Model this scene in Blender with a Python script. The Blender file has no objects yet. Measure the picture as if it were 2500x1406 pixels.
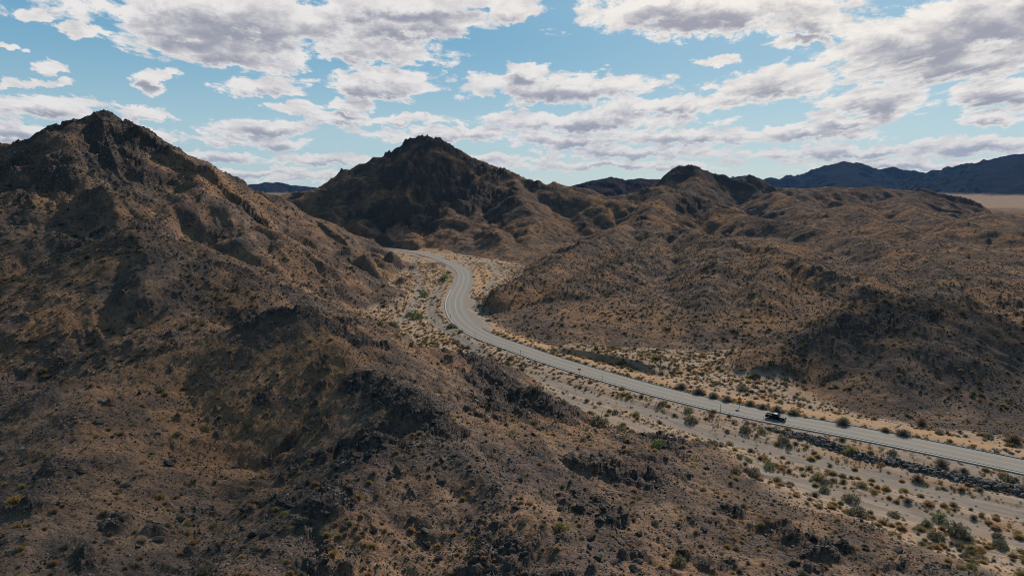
import bpy, bmesh, math, random
import numpy as np
from mathutils import Vector, Matrix
R = math.radians
rng = np.random.default_rng(7)
random.seed(7)

# ------------------------------------------------------------------ camera
CAMZ = 73.0; F = 1665.0; PITCH = R(8.64)
cp, sp = math.cos(PITCH), math.sin(PITCH)
sc = bpy.context.scene
col = sc.collection
cam_d = bpy.data.cameras.new('camera'); cam = bpy.data.objects.new('camera', cam_d); col.objects.link(cam)
cam_d.sensor_width = 36; cam_d.lens = F/2500*36; cam_d.clip_end = 40000; cam_d.clip_start = 1
cam.location = (0, 0, CAMZ); cam.rotation_euler = (R(90)-PITCH, 0, 0)
sc.camera = cam
sc.view_settings.view_transform = 'Standard'; sc.view_settings.look = 'None'
sc.view_settings.gamma = 1; sc.view_settings.exposure = 0.0
sc.render.engine = 'CYCLES'
sc.cycles.max_bounces = 4; sc.cycles.diffuse_bounces = 2; sc.cycles.glossy_bounces = 2
sc.cycles.transmission_bounces = 2; sc.cycles.volume_bounces = 1; sc.cycles.caustics_reflective = False
sc.cycles.caustics_refractive = False
sc.cycles.filter_width = 1.0; sc.cycles.use_denoising = True; sc.cycles.denoiser = 'OPENIMAGEDENOISE'

# ------------------------------------------------------------------ sun
SUN_AZ, SUN_EL = R(27), R(33)
sd = Vector((math.sin(SUN_AZ)*math.cos(SUN_EL), math.cos(SUN_AZ)*math.cos(SUN_EL), math.sin(SUN_EL)))
sl = bpy.data.lights.new('sun', 'SUN'); sl.energy = 5.0; sl.angle = R(0.55); sl.color = (1.0, 0.90, 0.78)
so = bpy.data.objects.new('sun', sl); col.objects.link(so)
so.rotation_euler = (-sd).to_track_quat('-Z', 'Y').to_euler()

def pix_dir(px, py):
    u = (px-1250)/F; v = (703-py)/F
    return u, cp+v*sp, -sp+v*cp
def at(px, py, D):
    x, y, z = pix_dir(px, py)
    return np.array([x*D/y, D, CAMZ+z*D/y])
def plane(px, py, z0=0.0):
    x, y, z = pix_dir(px, py)
    k = (z0-CAMZ)/z
    return np.array([x*k, y*k])

# ------------------------------------------------------------------ node helper
class NT:
    def __init__(s, tree): s.t = tree; s.n = tree.nodes; s.l = tree.links
    def link(s, a, b): s.l.new(a, b)
    def _in(s, node, i, v):
        if v is None: return
        sock = node.inputs[i]
        if isinstance(v, bpy.types.NodeSocket): s.l.new(v, sock)
        else: sock.default_value = v
    def m(s, op, a, b=None, c=None, clamp=False):
        n = s.n.new('ShaderNodeMath'); n.operation = op; n.use_clamp = clamp
        s._in(n, 0, a); s._in(n, 1, b); s._in(n, 2, c); return n.outputs[0]
    def v(s, op, a, b=None, c=None):
        n = s.n.new('ShaderNodeVectorMath'); n.operation = op
        s._in(n, 0, a)
        if op == 'SCALE': s._in(n, 3, b)
        else: s._in(n, 1, b); s._in(n, 2, c)
        return n.outputs[1] if op in ('LENGTH', 'DOT_PRODUCT', 'DISTANCE') else n.outputs[0]
    def noise(s, vec, scale, det=4, rough=.55, dist=0, lac=2.0, w2=False):
        n = s.n.new('ShaderNodeTexNoise')
        if w2: n.noise_dimensions = '2D'
        if vec is not None: s.l.new(vec, n.inputs['Vector'])
        n.inputs['Scale'].default_value = scale; n.inputs['Detail'].default_value = det
        n.inputs['Roughness'].default_value = rough; n.inputs['Distortion'].default_value = dist
        n.inputs['Lacunarity'].default_value = lac
        return n.outputs[0]
    def vor(s, vec, scale, feat='F1', out=0):
        n = s.n.new('ShaderNodeTexVoronoi'); n.feature = feat
        s.l.new(vec, n.inputs['Vector']); n.inputs['Scale'].default_value = scale
        return n.outputs[out]
    def mr(s, x, a, b, c=0.0, d=1.0, smooth=True):
        n = s.n.new('ShaderNodeMapRange'); n.interpolation_type = 'SMOOTHSTEP' if smooth else 'LINEAR'
        s._in(n, 0, x); s._in(n, 1, a); s._in(n, 2, b); s._in(n, 3, c); s._in(n, 4, d)
        return n.outputs[0]
    def mix(s, f, a, b, mode='MIX'):
        n = s.n.new('ShaderNodeMix'); n.data_type = 'RGBA'; n.blend_type = mode
        s._in(n, 0, f)
        for i, c in ((6, a), (7, b)):
            if isinstance(c, bpy.types.NodeSocket): s.l.new(c, n.inputs[i])
            else: n.inputs[i].default_value = (c[0], c[1], c[2], 1)
        return n.outputs[2]
    def sep(s, v):
        n = s.n.new('ShaderNodeSeparateXYZ'); s.l.new(v, n.inputs[0]); return n.outputs
    def comb(s, x, y, z=0.0):
        n = s.n.new('ShaderNodeCombineXYZ'); s._in(n, 0, x); s._in(n, 1, y); s._in(n, 2, z); return n.outputs[0]
    def attr(s, name, out='Vector'):
        n = s.n.new('ShaderNodeAttribute'); n.attribute_name = name; return n.outputs[out]

# ------------------------------------------------------------------ world: daylight sky with broken cumulus
world = bpy.data.worlds.new('World'); sc.world = world; world.use_nodes = True
w = NT(world.node_tree); w.n.clear()
sky = w.n.new('ShaderNodeTexSky'); sky.sky_type = 'NISHITA'; sky.sun_disc = False
sky.sun_elevation = SUN_EL; sky.sun_rotation = SUN_AZ; sky.altitude = 300
sky.air_density = 1.0; sky.dust_density = 0.6; sky.ozone_density = 2.0
tc = w.n.new('ShaderNodeTexCoord')
dx, dy, dz = w.sep(w.v('NORMALIZE', tc.outputs['Generated']))
hyp = w.m('SQRT', w.m('ADD', w.m('MULTIPLY', dx, dx), w.m('MULTIPLY', dy, dy)))
az = w.m('ARCTAN2', dx, dy)
tel = w.m('DIVIDE', dz, w.m('MAXIMUM', hyp, 0.001))
P = w.comb(az, tel, 0.0)
def sky_pt(px, py):
    x, y, z = pix_dir(px, py); return math.atan2(x, y), z/math.hypot(x, y)
CLOUDS = [  # image position and half sizes of each cloud
 (600,45,400,75),(560,120,230,52),(440,70,170,55),(900,125,215,38),(980,45,290,55),(1250,25,85,38),(1000,5,300,30),
 (110,40,42,16),(205,75,60,16),(115,163,40,19),(50,206,66,11),(150,206,26,9),(375,190,44,20),(372,222,34,18),(20,112,28,7),
 (130,262,122,27),(640,207,115,25),(920,205,155,46),(850,262,85,19),(705,263,62,16),(50,318,125,24),(360,283,75,20),(60,350,95,18),(370,330,70,18),
 (640,312,145,25),(830,290,95,20),(570,338,100,15),(1370,212,290,42),(1890,212,170,40),(1290,168,60,22),(1640,255,210,26),(1420,296,330,32),
 (1720,15,350,68),(1700,60,200,38),(1960,100,80,20),(2000,50,130,45),(2260,100,250,75),(2330,150,260,50),(2460,40,160,95),(2150,245,130,38),(2450,220,110,42),(2440,280,70,24),
 (2000,325,165,26),(2080,293,110,20),(1760,145,52,12),(1700,335,260,24),(1400,340,230,24),(680,355,95,18),(520,380,110,18),(800,395,170,17),(1100,330,260,22),
 (1550,375,300,20),(2080,372,280,18),(2400,355,160,26),(1000,290,110,16),(1130,390,220,16),(2200,400,320,15),(1500,405,350,14),(600,420,260,13),(900,435,400,12)]
warp = w.v('SCALE', w.v('SUBTRACT', w.n_color if False else w.comb(w.noise(P, 9.0, 2), w.noise(w.v('ADD', P, (3.1, 7.7, 0)), 9.0, 2), 0.5), (0.5, 0.5, 0.5)), 0.06)
Pw = w.v('ADD', P, w.v('MULTIPLY', warp, (1.0, 0.35, 0)))
up = w.m('MULTIPLY', w.m('MAXIMUM', w.m('ADD', tel, 0.035), 0.01), 0.085)
offv = w.comb(w.m('MULTIPLY', up, 0.4), up, 0.0)
def cover_at(pt):
    dmin = None
    for (cx, cy, rx, ry) in CLOUDS:
        a0, t0 = sky_pt(cx, cy); sx, sy = F/rx, F/ry
        q = w.v('MULTIPLY_ADD', pt, (sx, sy, 0), (-a0*sx, -t0*sy, 0))
        l = w.v('LENGTH', q)
        dmin = l if dmin is None else w.m('SMOOTH_MIN', dmin, l, 0.07)
    return w.m('MAXIMUM', w.m('SUBTRACT', 1.0, dmin), -0.9)
wf0 = w.v('SCALE', w.v('SUBTRACT', w.comb(w.noise(P, 45.0, 4, .6), w.noise(w.v('ADD', P, (5.1, 2.7, 0)), 45.0, 4, .6), 0.5), (0.5, 0.5, 0.5)), 0.045)
Pw = w.v('ADD', Pw, w.v('MULTIPLY', wf0, (1.0, .55, 0)))
rows = w.mr(tel, 0.02, 0.13, -0.10, -0.9)      # thin rows of small clouds low over the horizon
cover = w.m('MAXIMUM', cover_at(Pw), rows); cover2 = w.m('MAXIMUM', cover_at(w.v('ADD', Pw, offv)), rows)
# outside the part of the sky the camera sees: general broken cover
ncov = w.m('MULTIPLY', w.m('SUBTRACT', w.noise(w.comb(w.m('MULTIPLY', az, 2.2), w.m('MULTIPLY', tel, 7.0), 3.0), 1.0, 2), 0.62), 4.0)
outm = w.mr(w.m('ABSOLUTE', az), 0.72, 0.95)
outt = w.mr(tel, 0.27, 0.40)
cover = w.m('ADD', w.m('MULTIPLY', cover, w.m('SUBTRACT', 1.0, w.m('MAXIMUM', outm, outt))), w.m('MULTIPLY', ncov, w.m('MAXIMUM', outm, outt)))
# small puffs stretch and shrink towards the horizon
def detail(pt, det=9):
    a_, t_, _z = w.sep(pt)
    es = w.m('POWER', w.m('MAXIMUM', w.m('ADD', t_, 0.05), 0.02), 0.5)
    base = w.comb(w.m('MULTIPLY', a_, w.mr(t_, 0.0, 0.2, 1.35, 0.8)), w.m('MULTIPLY', w.m('DIVIDE', t_, es), 1.35), 0.0)
    return w.noise(base, 21.0, det, 0.66, 0.2)
P2 = w.v('ADD', P, offv)
n1 = detail(P); n2 = detail(P2, 6)
amp = 4.2
dens = w.m('SUBTRACT', w.m('ADD', w.m('MULTIPLY', cover, 1.8), w.m('MULTIPLY', w.m('SUBTRACT', n1, 0.5), amp)), w.mr(tel, 0.02, 0.12, 0.16, 0.14))
dens2 = w.m('SUBTRACT', w.m('ADD', w.m('MULTIPLY', cover2, 1.8), w.m('MULTIPLY', w.m('SUBTRACT', n2, 0.5), amp*.55)), 0.14)
alpha = w.m('POWER', w.mr(dens, -0.08, 0.45), 0.9)
thick = w.m('MULTIPLY', w.mr(dens2, 0.1, 1.5), w.mr(dens, 0.15, 1.0))
# glow of the sun through thin cloud
sdot = w.v('DOT_PRODUCT', w.v('NORMALIZE', tc.outputs['Generated']), tuple(sd))
glow = w.mr(sdot, 0.80, 0.97)
white = w.mix(glow, (0.87, 0.83, 0.80), (0.97, 0.91, 0.83))
grey = w.mix(glow, (0.335, 0.34, 0.40), (0.37, 0.365, 0.42))
hzf = w.mr(tel, 0.0, 0.09, 1.0, 0.0)
grey = w.mix(hzf, grey, (0.43, 0.455, 0.51))
white = w.mix(w.m('MULTIPLY', hzf, 0.8), white, (0.84, 0.79, 0.71))
white = w.mix(w.mr(n2, .42, .66), white, w.mix(1.0, white, (.80, .80, .83), 'MULTIPLY'))
cloudc = w.mix(thick, white, grey)
skyc = w.mix(1.0, sky.outputs[0], (0.105, 0.105, 0.105), 'MULTIPLY')
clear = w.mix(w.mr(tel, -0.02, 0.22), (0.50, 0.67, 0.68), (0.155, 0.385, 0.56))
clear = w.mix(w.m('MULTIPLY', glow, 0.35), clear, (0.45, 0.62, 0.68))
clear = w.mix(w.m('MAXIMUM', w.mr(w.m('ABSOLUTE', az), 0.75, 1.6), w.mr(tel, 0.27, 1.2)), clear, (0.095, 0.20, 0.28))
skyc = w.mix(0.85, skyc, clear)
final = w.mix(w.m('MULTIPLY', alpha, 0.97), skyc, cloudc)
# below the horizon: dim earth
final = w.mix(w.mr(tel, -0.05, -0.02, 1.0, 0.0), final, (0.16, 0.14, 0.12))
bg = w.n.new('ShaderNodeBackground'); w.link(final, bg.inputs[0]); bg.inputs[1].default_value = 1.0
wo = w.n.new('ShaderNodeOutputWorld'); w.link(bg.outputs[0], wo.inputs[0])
world.cycles.sampling_method = 'MANUAL'; world.cycles.sample_map_resolution = 256

# ------------------------------------------------------------------ terrain maths
def hash2(ix, iy, seed):
    h = (ix.astype(np.int64)*374761393 + iy.astype(np.int64)*668265263 + seed*2147483647*31) & 0xffffffff
    h = ((h ^ (h >> 13))*1274126177) & 0xffffffff
    return (h ^ (h >> 16)) & 0xffff
ANG = np.linspace(0, 2*np.pi, 65537)[:-1]; GC = np.cos(ANG).astype(np.float32); GS = np.sin(ANG).astype(np.float32)
def perlin(x, y, seed=0):
    ix = np.floor(x); iy = np.floor(y); fx = (x-ix).astype(np.float32); fy = (y-iy).astype(np.float32)
    ix = ix.astype(np.int64); iy = iy.astype(np.int64)
    ux = fx*fx*fx*(fx*(fx*6-15)+10); uy = fy*fy*fy*(fy*(fy*6-15)+10)
    def g(a, b):
        h = hash2(ix+a, iy+b, seed); return GC[h]*(fx-a)+GS[h]*(fy-b)
    n00 = g(0, 0); n10 = g(1, 0); n01 = g(0, 1); n11 = g(1, 1)
    a = n00+ux*(n10-n00); b = n01+ux*(n11-n01)
    return (a+uy*(b-a))*1.5
def fbm(x, y, wl, oct=4, gain=.5, seed=0, ridged=False):
    s = 0; a = 1; t = 0
    for i in range(oct):
        c, sn = math.cos(i*.7+seed), math.sin(i*.7+seed)
        n = perlin((x*c-y*sn)/wl, (x*sn+y*c)/wl, seed*17+i)
        if ridged: n = 1-2*np.abs(n)
        s = s+a*n; t += a; a *= gain; wl /= 2.03
    return s/t
def ss(x, a, b):
    t = np.clip((x-a)/(b-a), 0, 1); return t*t*(3-2*t)
def smax(a, b, k):
    h = np.clip(0.5+0.5*(a-b)/k, 0, 1); return b+(a-b)*h+k*h*(1-h)
def seg_dist(x, y, P):
    """distance to polyline P (N,2+): returns dist, index-interpolated extra columns, arc length, side"""
    P = np.asarray(P, float); best = np.full(x.shape, 1e18); ex = None
    ex = np.zeros(x.shape); arc = np.zeros(x.shape); side = np.zeros(x.shape); acc = 0
    for i in range(len(P)-1):
        ax, ay = P[i, :2]; bx, by = P[i+1, :2]; dx_, dy_ = bx-ax, by-ay; L2 = dx_*dx_+dy_*dy_; L = math.sqrt(L2)
        t = np.clip(((x-ax)*dx_+(y-ay)*dy_)/L2, 0, 1)
        d2 = (x-ax-t*dx_)**2+(y-ay-t*dy_)**2
        m = d2 < best
        best = np.where(m, d2, best)
        if P.shape[1] > 2: ex = np.where(m, P[i, 2]+t*(P[i+1, 2]-P[i, 2]), ex)
        arc = np.where(m, acc+t*L, arc)
        side = np.where(m, np.sign(dx_*(y-ay)-dy_*(x-ax)), side)
        acc += L
    return np.sqrt(best), ex, arc, side
def ridge_h(x, y, pts, s, warpn, k=2.0, gwl=0.0, gamp=0.0, seed=0):
    """height of a ridge: the best cone over all its segments, its sides cut by gullies that run straight down from the crest"""
    P = np.array([at(*p) for p in pts]); best = np.full(x.shape, -1e9, np.float32); ab = np.zeros(x.shape, np.float32); db = np.zeros(x.shape, np.float32); acc = 0
    for i in range(len(P)-1):
        a, b = P[i], P[i+1]; d = b-a; L2 = d[0]**2+d[1]**2; L = math.sqrt(L2)
        tu = ((x-a[0])*d[0]+(y-a[1])*d[1])/L2; t = np.clip(tu, 0, 1)
        dist = np.sqrt((x-a[0]-t*d[0])**2+(y-a[1]-t*d[1])**2+k*k)-k
        h = a[2]+t*d[2]-s*dist*warpn
        m = h > best
        best = np.where(m, h, best)
        if gamp:
            side = np.sign(d[0]*(y-a[1])-d[1]*(x-a[0])); tt = np.clip(tu, -.5, 1.5)
            ab = np.where(m, acc+tt*L+side*977, ab); db = np.where(m, dist, db)
        acc += L
    if gamp:
        g = .62*(1-2*np.abs(perlin(ab/gwl+.35*perlin(x/gwl/2, y/gwl/2, seed+3), db/(gwl*6), seed)))+.38*(1-2*np.abs(perlin(ab/gwl*2.3, db/(gwl*3), seed+1)))
        best = best+(g-.45)*gamp*np.minimum(.13*db, .16*gwl+2)*ss(db, 2, gwl*.8)
    return best
def smooth_line(pts, step=4.0):
    P = np.array(pts, float); out = []
    Q = np.vstack([2*P[0]-P[1], P, 2*P[-1]-P[-2]])
    for i in range(1, len(Q)-2):
        p0, p1, p2, p3 = Q[i-1:i+3]; n = max(2, int(np.linalg.norm(p2-p1)/step))
        for j in range(n):
            t = j/n
            out.append(.5*((2*p1)+(-p0+p2)*t+(2*p0-5*p1+4*p2-p3)*t*t+(-p0+3*p1-3*p2+p3)*t**3))
    out.append(P[-1]); return np.array(out)

ROADZ = 0.8
road_px = [(2900,1222),(2700,1180),(2500,1137),(2300,1096),(2100,1056),(1850,1010),(1656,966),(1560,941),(1470,915),(1414,899),(1318,868),(1257,846),(1196,825),
           (1162,809),(1138,792),(1122,774),(1113,756),(1111,740),(1115,722),(1124,704),(1131,687),(1132,671),(1124,658),(1105,646),(1080,635),(1044,623),(1010,615),(970,609),(900,602),(820,596)]
road_pts = smooth_line([plane(px, py, ROADZ) for px, py in road_px], 5)
for _ in range(3):
    road_pts[1:-1] = (road_pts[:-2]+2*road_pts[1:-1]+road_pts[2:])/4
def pl(pxs, step=6): return smooth_line([plane(*p) for p in pxs], step)
wash_line = pl([(3000,1330),(2500,1250),(2100,1150),(1700,1045),(1584,1004),(1463,970),(1366,939),(1269,912),(1202,893),(1172,868),(1140,838),(1114,815),(1080,798),(1061,775),(1054,746),(1060,720),(1080,694)])
track2 = pl([(1018,628),(1009,646),(1014,668),(1024,704),(1012,740),(985,775),(930,810)])
track3 = pl([(1190,640),(1210,660),(1204,690),(1190,712),(1240,722)])
track4 = pl([(2900,1420),(2300,1265),(2000,1195),(1720,1110),(1600,1062),(1480,1015),(1380,975),(1300,945)])

foot_line = pl([(880,582),(960,597),(1040,607),(1120,620),(1190,632),(1290,652),(1262,690),(1190,714),(1166,745),(1195,795),(1330,845),(1400,858),(1480,848),(1600,850),(1720,862),(1800,850),(1870,885),(1950,945),(2040,995),(2200,1038),(2350,1050),(2700,1095),(3600,1180)], 12)
foot_poly = np.vstack([foot_line, [[3000, 100], [9000, 3000], [9000, 20000], [-3000, 20000], [-600, 1500]]])
# ridges: image position of each crest point and its distance ahead; then the fall of its sides
RIDGES = [
 # left peak
 ([(240,280,480),(262,290,478),(300,325,480),(340,360,485),(400,400,500),(440,420,512),(480,437,530),(560,459,570),(640,482,610),(760,528,650),(860,575,685),(965,612,722)], .60),
 ([(240,280,480),(200,287,474),(165,302,470),(145,335,462),(60,372,450),(0,392,440),(-200,470,420),(-500,520,400)], .60),
 ([(240,280,480),(225,350,450),(185,410,425),(240,470,395),(300,535,372)], .58),
 ([(430,415,510),(470,470,470),(560,520,445),(680,570,430),(800,640,418)], .55),
 ([(185,410,425),(80,440,400),(-60,500,380)], .55),
 ([(20,356,700),(0,355,700),(-80,352,700),(-200,350,700)], .6),
 # middle left hill
 ([(330,562,305),(400,590,306),(480,630,306),(560,672,306),(640,705,308),(740,748,314),(820,768,322),(905,800,336)], .58),
 ([(330,562,305),(250,600,298),(120,665,285),(0,720,275),(-200,760,270)], .50),
 ([(480,630,306),(440,700,280),(420,760,258)], .45),
 # foreground hill
 ([(-400,1090,150),(-200,1050,150),(0,1003,150),(100,968,155),(230,928,165),(380,880,178),(500,832,188),(600,792,194),(680,762,198),(730,756,200)], .55),
 ([(730,756,200),(790,806,192),(850,868,180),(920,930,166),(1000,975,153),(1090,1050,140)], .48),
 ([(1090,1050,140),(1130,1130,128),(1290,1250,112),(1420,1406,95),(1500,1600,80)], .33),
 ([(730,756,200),(815,800,205),(920,840,212),(1040,852,225),(1145,872,232),(1210,922,214),(1320,972,198),(1380,1032,184)], .50),
 ([(1090,1050,140),(1380,1090,150),(1560,1120,152),(1640,1100,165)], .26),
 ([(1290,1250,112),(1600,1270,118),(1850,1300,122)], .22),
 ([(1420,1406,95),(1900,1420,100),(2300,1440,105)], .20),
 ([(1090,1050,140),(900,1150,122),(700,1280,106),(500,1500,85),(300,1700,70)], .30),
 ([(230,928,165),(150,1100,128),(60,1300,100),(0,1600,75)], .28),
 # knoll by the far bend
 ([(1030,611,700),(1052,624,660),(1074,645,600)], .6),
 # central peak
 ([(1035,333,1060),(1010,343,1058),(985,368,1050),(972,388,1045),(930,410,1050),(880,442,1080),(820,459,1110),(775,467,1150),(720,473,1180),(680,479,1150),(600,470,1100)], .58),
 ([(1035,333,1060),(1065,342,1058),(1100,366,1050),(1140,388,1030),(1200,412,1000),(1250,430,985),(1330,452,960),(1420,474,940),(1470,480,930)], .56),
 ([(1035,333,1060),(1070,400,990),(1060,460,930),(1010,510,880),(960,560,830),(925,592,780)], .52),
 ([(1250,430,985),(1270,480,900),(1300,530,820),(1290,590,740),(1270,620,690)], .50),
 ([(930,410,1050),(870,480,960),(830,530,900)], .5),
 ([(1140,388,1030),(1170,470,930),(1160,540,850),(1130,590,790)], .5),
 ([(1100,560,790),(1120,590,755),(1140,610,728)], .33),
 ([(1200,560,775),(1220,600,715),(1240,630,662)], .33),
 ([(1010,570,805),(1025,592,768)], .33),
 # ridge behind, small bump and the low dark range
 ([(1330,456,1200),(1355,444,1200),(1385,455,1190),(1440,472,1150)], .45),
 ([(1380,460,2200),(1440,444,2200),(1490,433,2200),(1530,440,2200),(1565,436,2200),(1600,441,2200),(1660,440,2200)], .40),
 # butte
 ([(1628,440,1500),(1634,415,1500),(1650,407,1500),(1675,405,1500),(1700,408,1500),(1730,420,1490),(1762,430,1480),(1795,441,1470),(1830,450,1440)], .95),
 ([(1795,441,1480),(1815,433,1500),(1832,428,1500),(1855,441,1490),(1880,462,1470)], .8),
 ([(1700,418,1480),(1690,455,1380),(1670,490,1280)], .6),
 # skyline of the right hills
 ([(1880,464,1470),(1930,458,1450),(1965,461,1450),(2020,458,1450),(2080,463,1450),(2130,459,1450),(2200,468,1450),(2240,470,1420)], .35),
 ([(2232,472,1330),(2245,461,1330),(2258,464,1330),(2290,474,1320),(2330,478,1310),(2360,485,1300),(2390,505,1290)], .8),
 # right hills
 ([(1470,480,930),(1540,472,940),(1610,456,950),(1660,470,940),(1740,505,900),(1800,540,840)], .36),
 ([(1610,456,950),(1600,510,830),(1570,540,740),(1520,560,680),(1440,590,590),(1380,640,490),(1300,682,425),(1225,706,400)], .42),
 ([(1520,560,680),(1600,570,640),(1680,560,620),(1760,585,560),(1800,600,520)], .34),
 ([(1600,570,640),(1560,630,500),(1480,655,450),(1400,690,415),(1300,740,385)], .36),
 ([(1800,600,520),(1880,614,480),(1940,640,445),(2000,670,415),(2070,700,390),(2140,724,368)], .42),
 ([(1800,600,520),(1740,655,430),(1700,720,375),(1690,790,335)], .38),
 ([(1880,614,480),(1850,680,400),(1830,750,350)], .36),
 ([(1740,505,900),(1850,540,800),(1960,560,740),(2060,585,640),(2190,620,520),(2250,650,460),(2330,688,400),(2450,732,350),(2600,790,310)], .40),
 ([(2190,620,520),(2150,680,420),(2100,720,370)], .38),
 ([(2330,688,400),(2290,720,350)], .36),
 ([(1900,470,1300),(1980,510,1100),(2100,530,950),(2200,560,820),(2350,600,620),(2500,640,520),(2700,700,430)], .36),
 ([(2240,470,1300),(2200,500,1150),(2300,540,860),(2420,570,720),(2600,600,640)], .32),
 ([(2390,520,1150),(2500,560,950),(2700,580,900)], .22),
 ([(2100,500,1150),(2030,540,960),(1960,560,820)], .25),
 # dark hill lower right
 ([(1850,860,268),(1900,838,272),(1980,800,278),(2060,765,284),(2140,737,290),(2210,733,292),(2262,736,290),(2310,762,284),(2400,822,270),(2500,868,260),(2700,930,250)], .42),
 ([(2262,736,290),(2240,800,262),(2200,880,240),(2190,930,228)], .36),
 ([(2400,822,270),(2400,900,240),(2420,960,225)], .36),
 # far mountains
 ([(1780,436,6500),(1820,426,6500),(1860,437,6500),(1882,433,6500),(1903,438,6500),(1922,431,6500),(1945,440,6500),(2000,421,6600),(2030,410,6600),(2055,405,6600),(2100,408,6600),(2145,421,6600),(2180,414,6600),(2215,425,6600),(2260,433,6500),(2272,427,6500),(2330,418,6200),(2380,409,6000),(2430,394,5800),(2480,378,5600),(2520,367,5500),(2700,335,5300),(3000,330,5300)], .60),
 ([(2055,405,6600),(2080,440,5800),(2110,462,5200)], .35),
 ([(2330,418,6200),(2340,450,5200),(2380,470,4700)], .35),
 ([(2480,378,5600),(2480,430,4700),(2500,465,4200)], .35),
 ([(560,462,5200),(600,458,5200),(640,456,5200),(652,452,5200),(668,457,5200),(710,463,5200),(770,468,5200)], .30),
 ([(380,466,7000),(0,455,7000),(-600,450,7000)], .2),
 # behind the camera and out of frame to both sides
 ([(-900,560,420),(-1600,520,420),(-2600,520,380)], .45),
 ([(3000,640,500),(3800,600,500)], .35),
]
def inside(x, y, P):
    c = np.zeros(x.shape, bool); P = np.asarray(P)
    for i in range(len(P)):
        x0, y0 = P[i-1]; x1, y1 = P[i]
        if y0 == y1: continue
        c ^= ((y0 > y) != (y1 > y)) & (x < (x1-x0)*(y-y0)/(y1-y0)+x0)
    return c
def cells(x, y, wl, seed, tilt=.8, sx=1.0):
    """angular blocks: each cell a tilted facet at its own height"""
    u = x/wl; v = y/(wl*sx); iu = np.floor(u).astype(np.int64); iv = np.floor(v).astype(np.int64)
    best = np.full(x.shape, 9., np.float32); hh = np.zeros(x.shape, np.float32)
    for a in (-1, 0, 1):
        for b in (-1, 0, 1):
            h1 = hash2(iu+a, iv+b, seed)/65536.; h2 = hash2(iu+a, iv+b, seed+5)/65536.; h3 = hash2(iu+a, iv+b, seed+9)
            du = u-(iu+a+h1); dv = v-(iv+b+h2); d = du*du+dv*dv
            m = d < best; best = np.where(m, d, best)
            hh = np.where(m, (h3/65536.-.5)+tilt*(GC[h3]*du+GS[h3]*dv), hh)
    return hh
PULL = np.array([plane(*p) for p in [(1118,738),(1160,735),(1176,748),(1178,772),(1192,792),(1186,806),(1150,795),(1120,765)]])
BANK = pl([(1320,852),(1400,868),(1460,878),(1530,892),(1580,908),(1625,924)], 5)
BANKP = np.vstack([BANK, [[BANK[-1][0]+30, BANK[-1][1]+50], [BANK[0][0], BANK[0][1]+60]]]); BLEN = float(np.sum(np.linalg.norm(np.diff(BANK, axis=0), axis=1)))
CRAGS = [  # crest or spot, half width in metres, strength
 ([(600,792,194),(730,756,200),(790,800,197),(850,850,195),(880,870,193)], 5, .9),
 ([(1145,872,232),(1210,922,214),(1320,972,198),(1380,1032,184)], 5, 1.1), ([(1130,900,215),(1240,960,195)], 6, .7),
 ([(880,950,166),(1000,975,153),(1095,1050,140)], 6.5, 1), ([(860,1110,128)], 6, .9), ([(900,1060,135)], 7, .8),
 ([(560,672,306),(640,705,308),(740,748,314)], 8, .9), ([(500,580,350),(630,600,380)], 7, .9), ([(840,765,325),(900,790,335)], 6, .9),
 ([(640,870,165)], 5, .9), ([(700,960,150)], 4, .8), ([(160,1180,120)], 5, .9), ([(290,1340,107)], 4.5, 1), ([(380,1340,107)], 3.5, .8),
 ([(820,1260,112)], 6, 1), ([(1500,1270,115)], 4, .9), ([(1400,1100,138),(1580,1150,140)], 4, .8), ([(310,920,160)], 4, .7),
 ([(1780,1210,128)], 4, .8), ([(2000,1350,112)], 5, .8), ([(1640,1395,98)], 4, .8), ([(1640,1110,165)], 4, .9),
 ([(165,302,470),(240,283,480),(300,325,480)], 14, 1), ([(330,360,485),(430,415,510)], 14, .9), ([(350,420,470),(400,450,470)], 16, .9),
 ([(260,340,465),(240,400,440)], 14, .7), ([(180,520,350)], 8, .8), ([(240,510,360)], 8, .8),
 ([(972,388,1045),(1035,333,1060),(1100,366,1050),(1200,412,1000)], 30, 1), ([(1000,450,940),(1100,470,930),(1200,500,900)], 60, .8),
 ([(930,540,870),(1050,540,860)], 30, .8), ([(1340,600,640),(1400,620,600)], 22, 1), ([(1630,450,1490),(1700,450,1480)], 60, .5), ([(1800,455,1460),(1860,475,1450)], 50, .6),
 ([(2245,470,1330),(2380,500,1290)], 25, 1), ([(2100,800,270),(2250,780,275)], 13, .9), ([(1950,880,250)], 8, .9), ([(2000,850,255)], 8, .8),
 ([(1500,795,330)], 7, .9), ([(2300,900,240)], 7, .6), ([(1046,627,640),(1072,651,578)], 6, .8), ([(1275,690,430)], 6, 1), ([(1640,560,620)], 25, .8),
]
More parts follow.
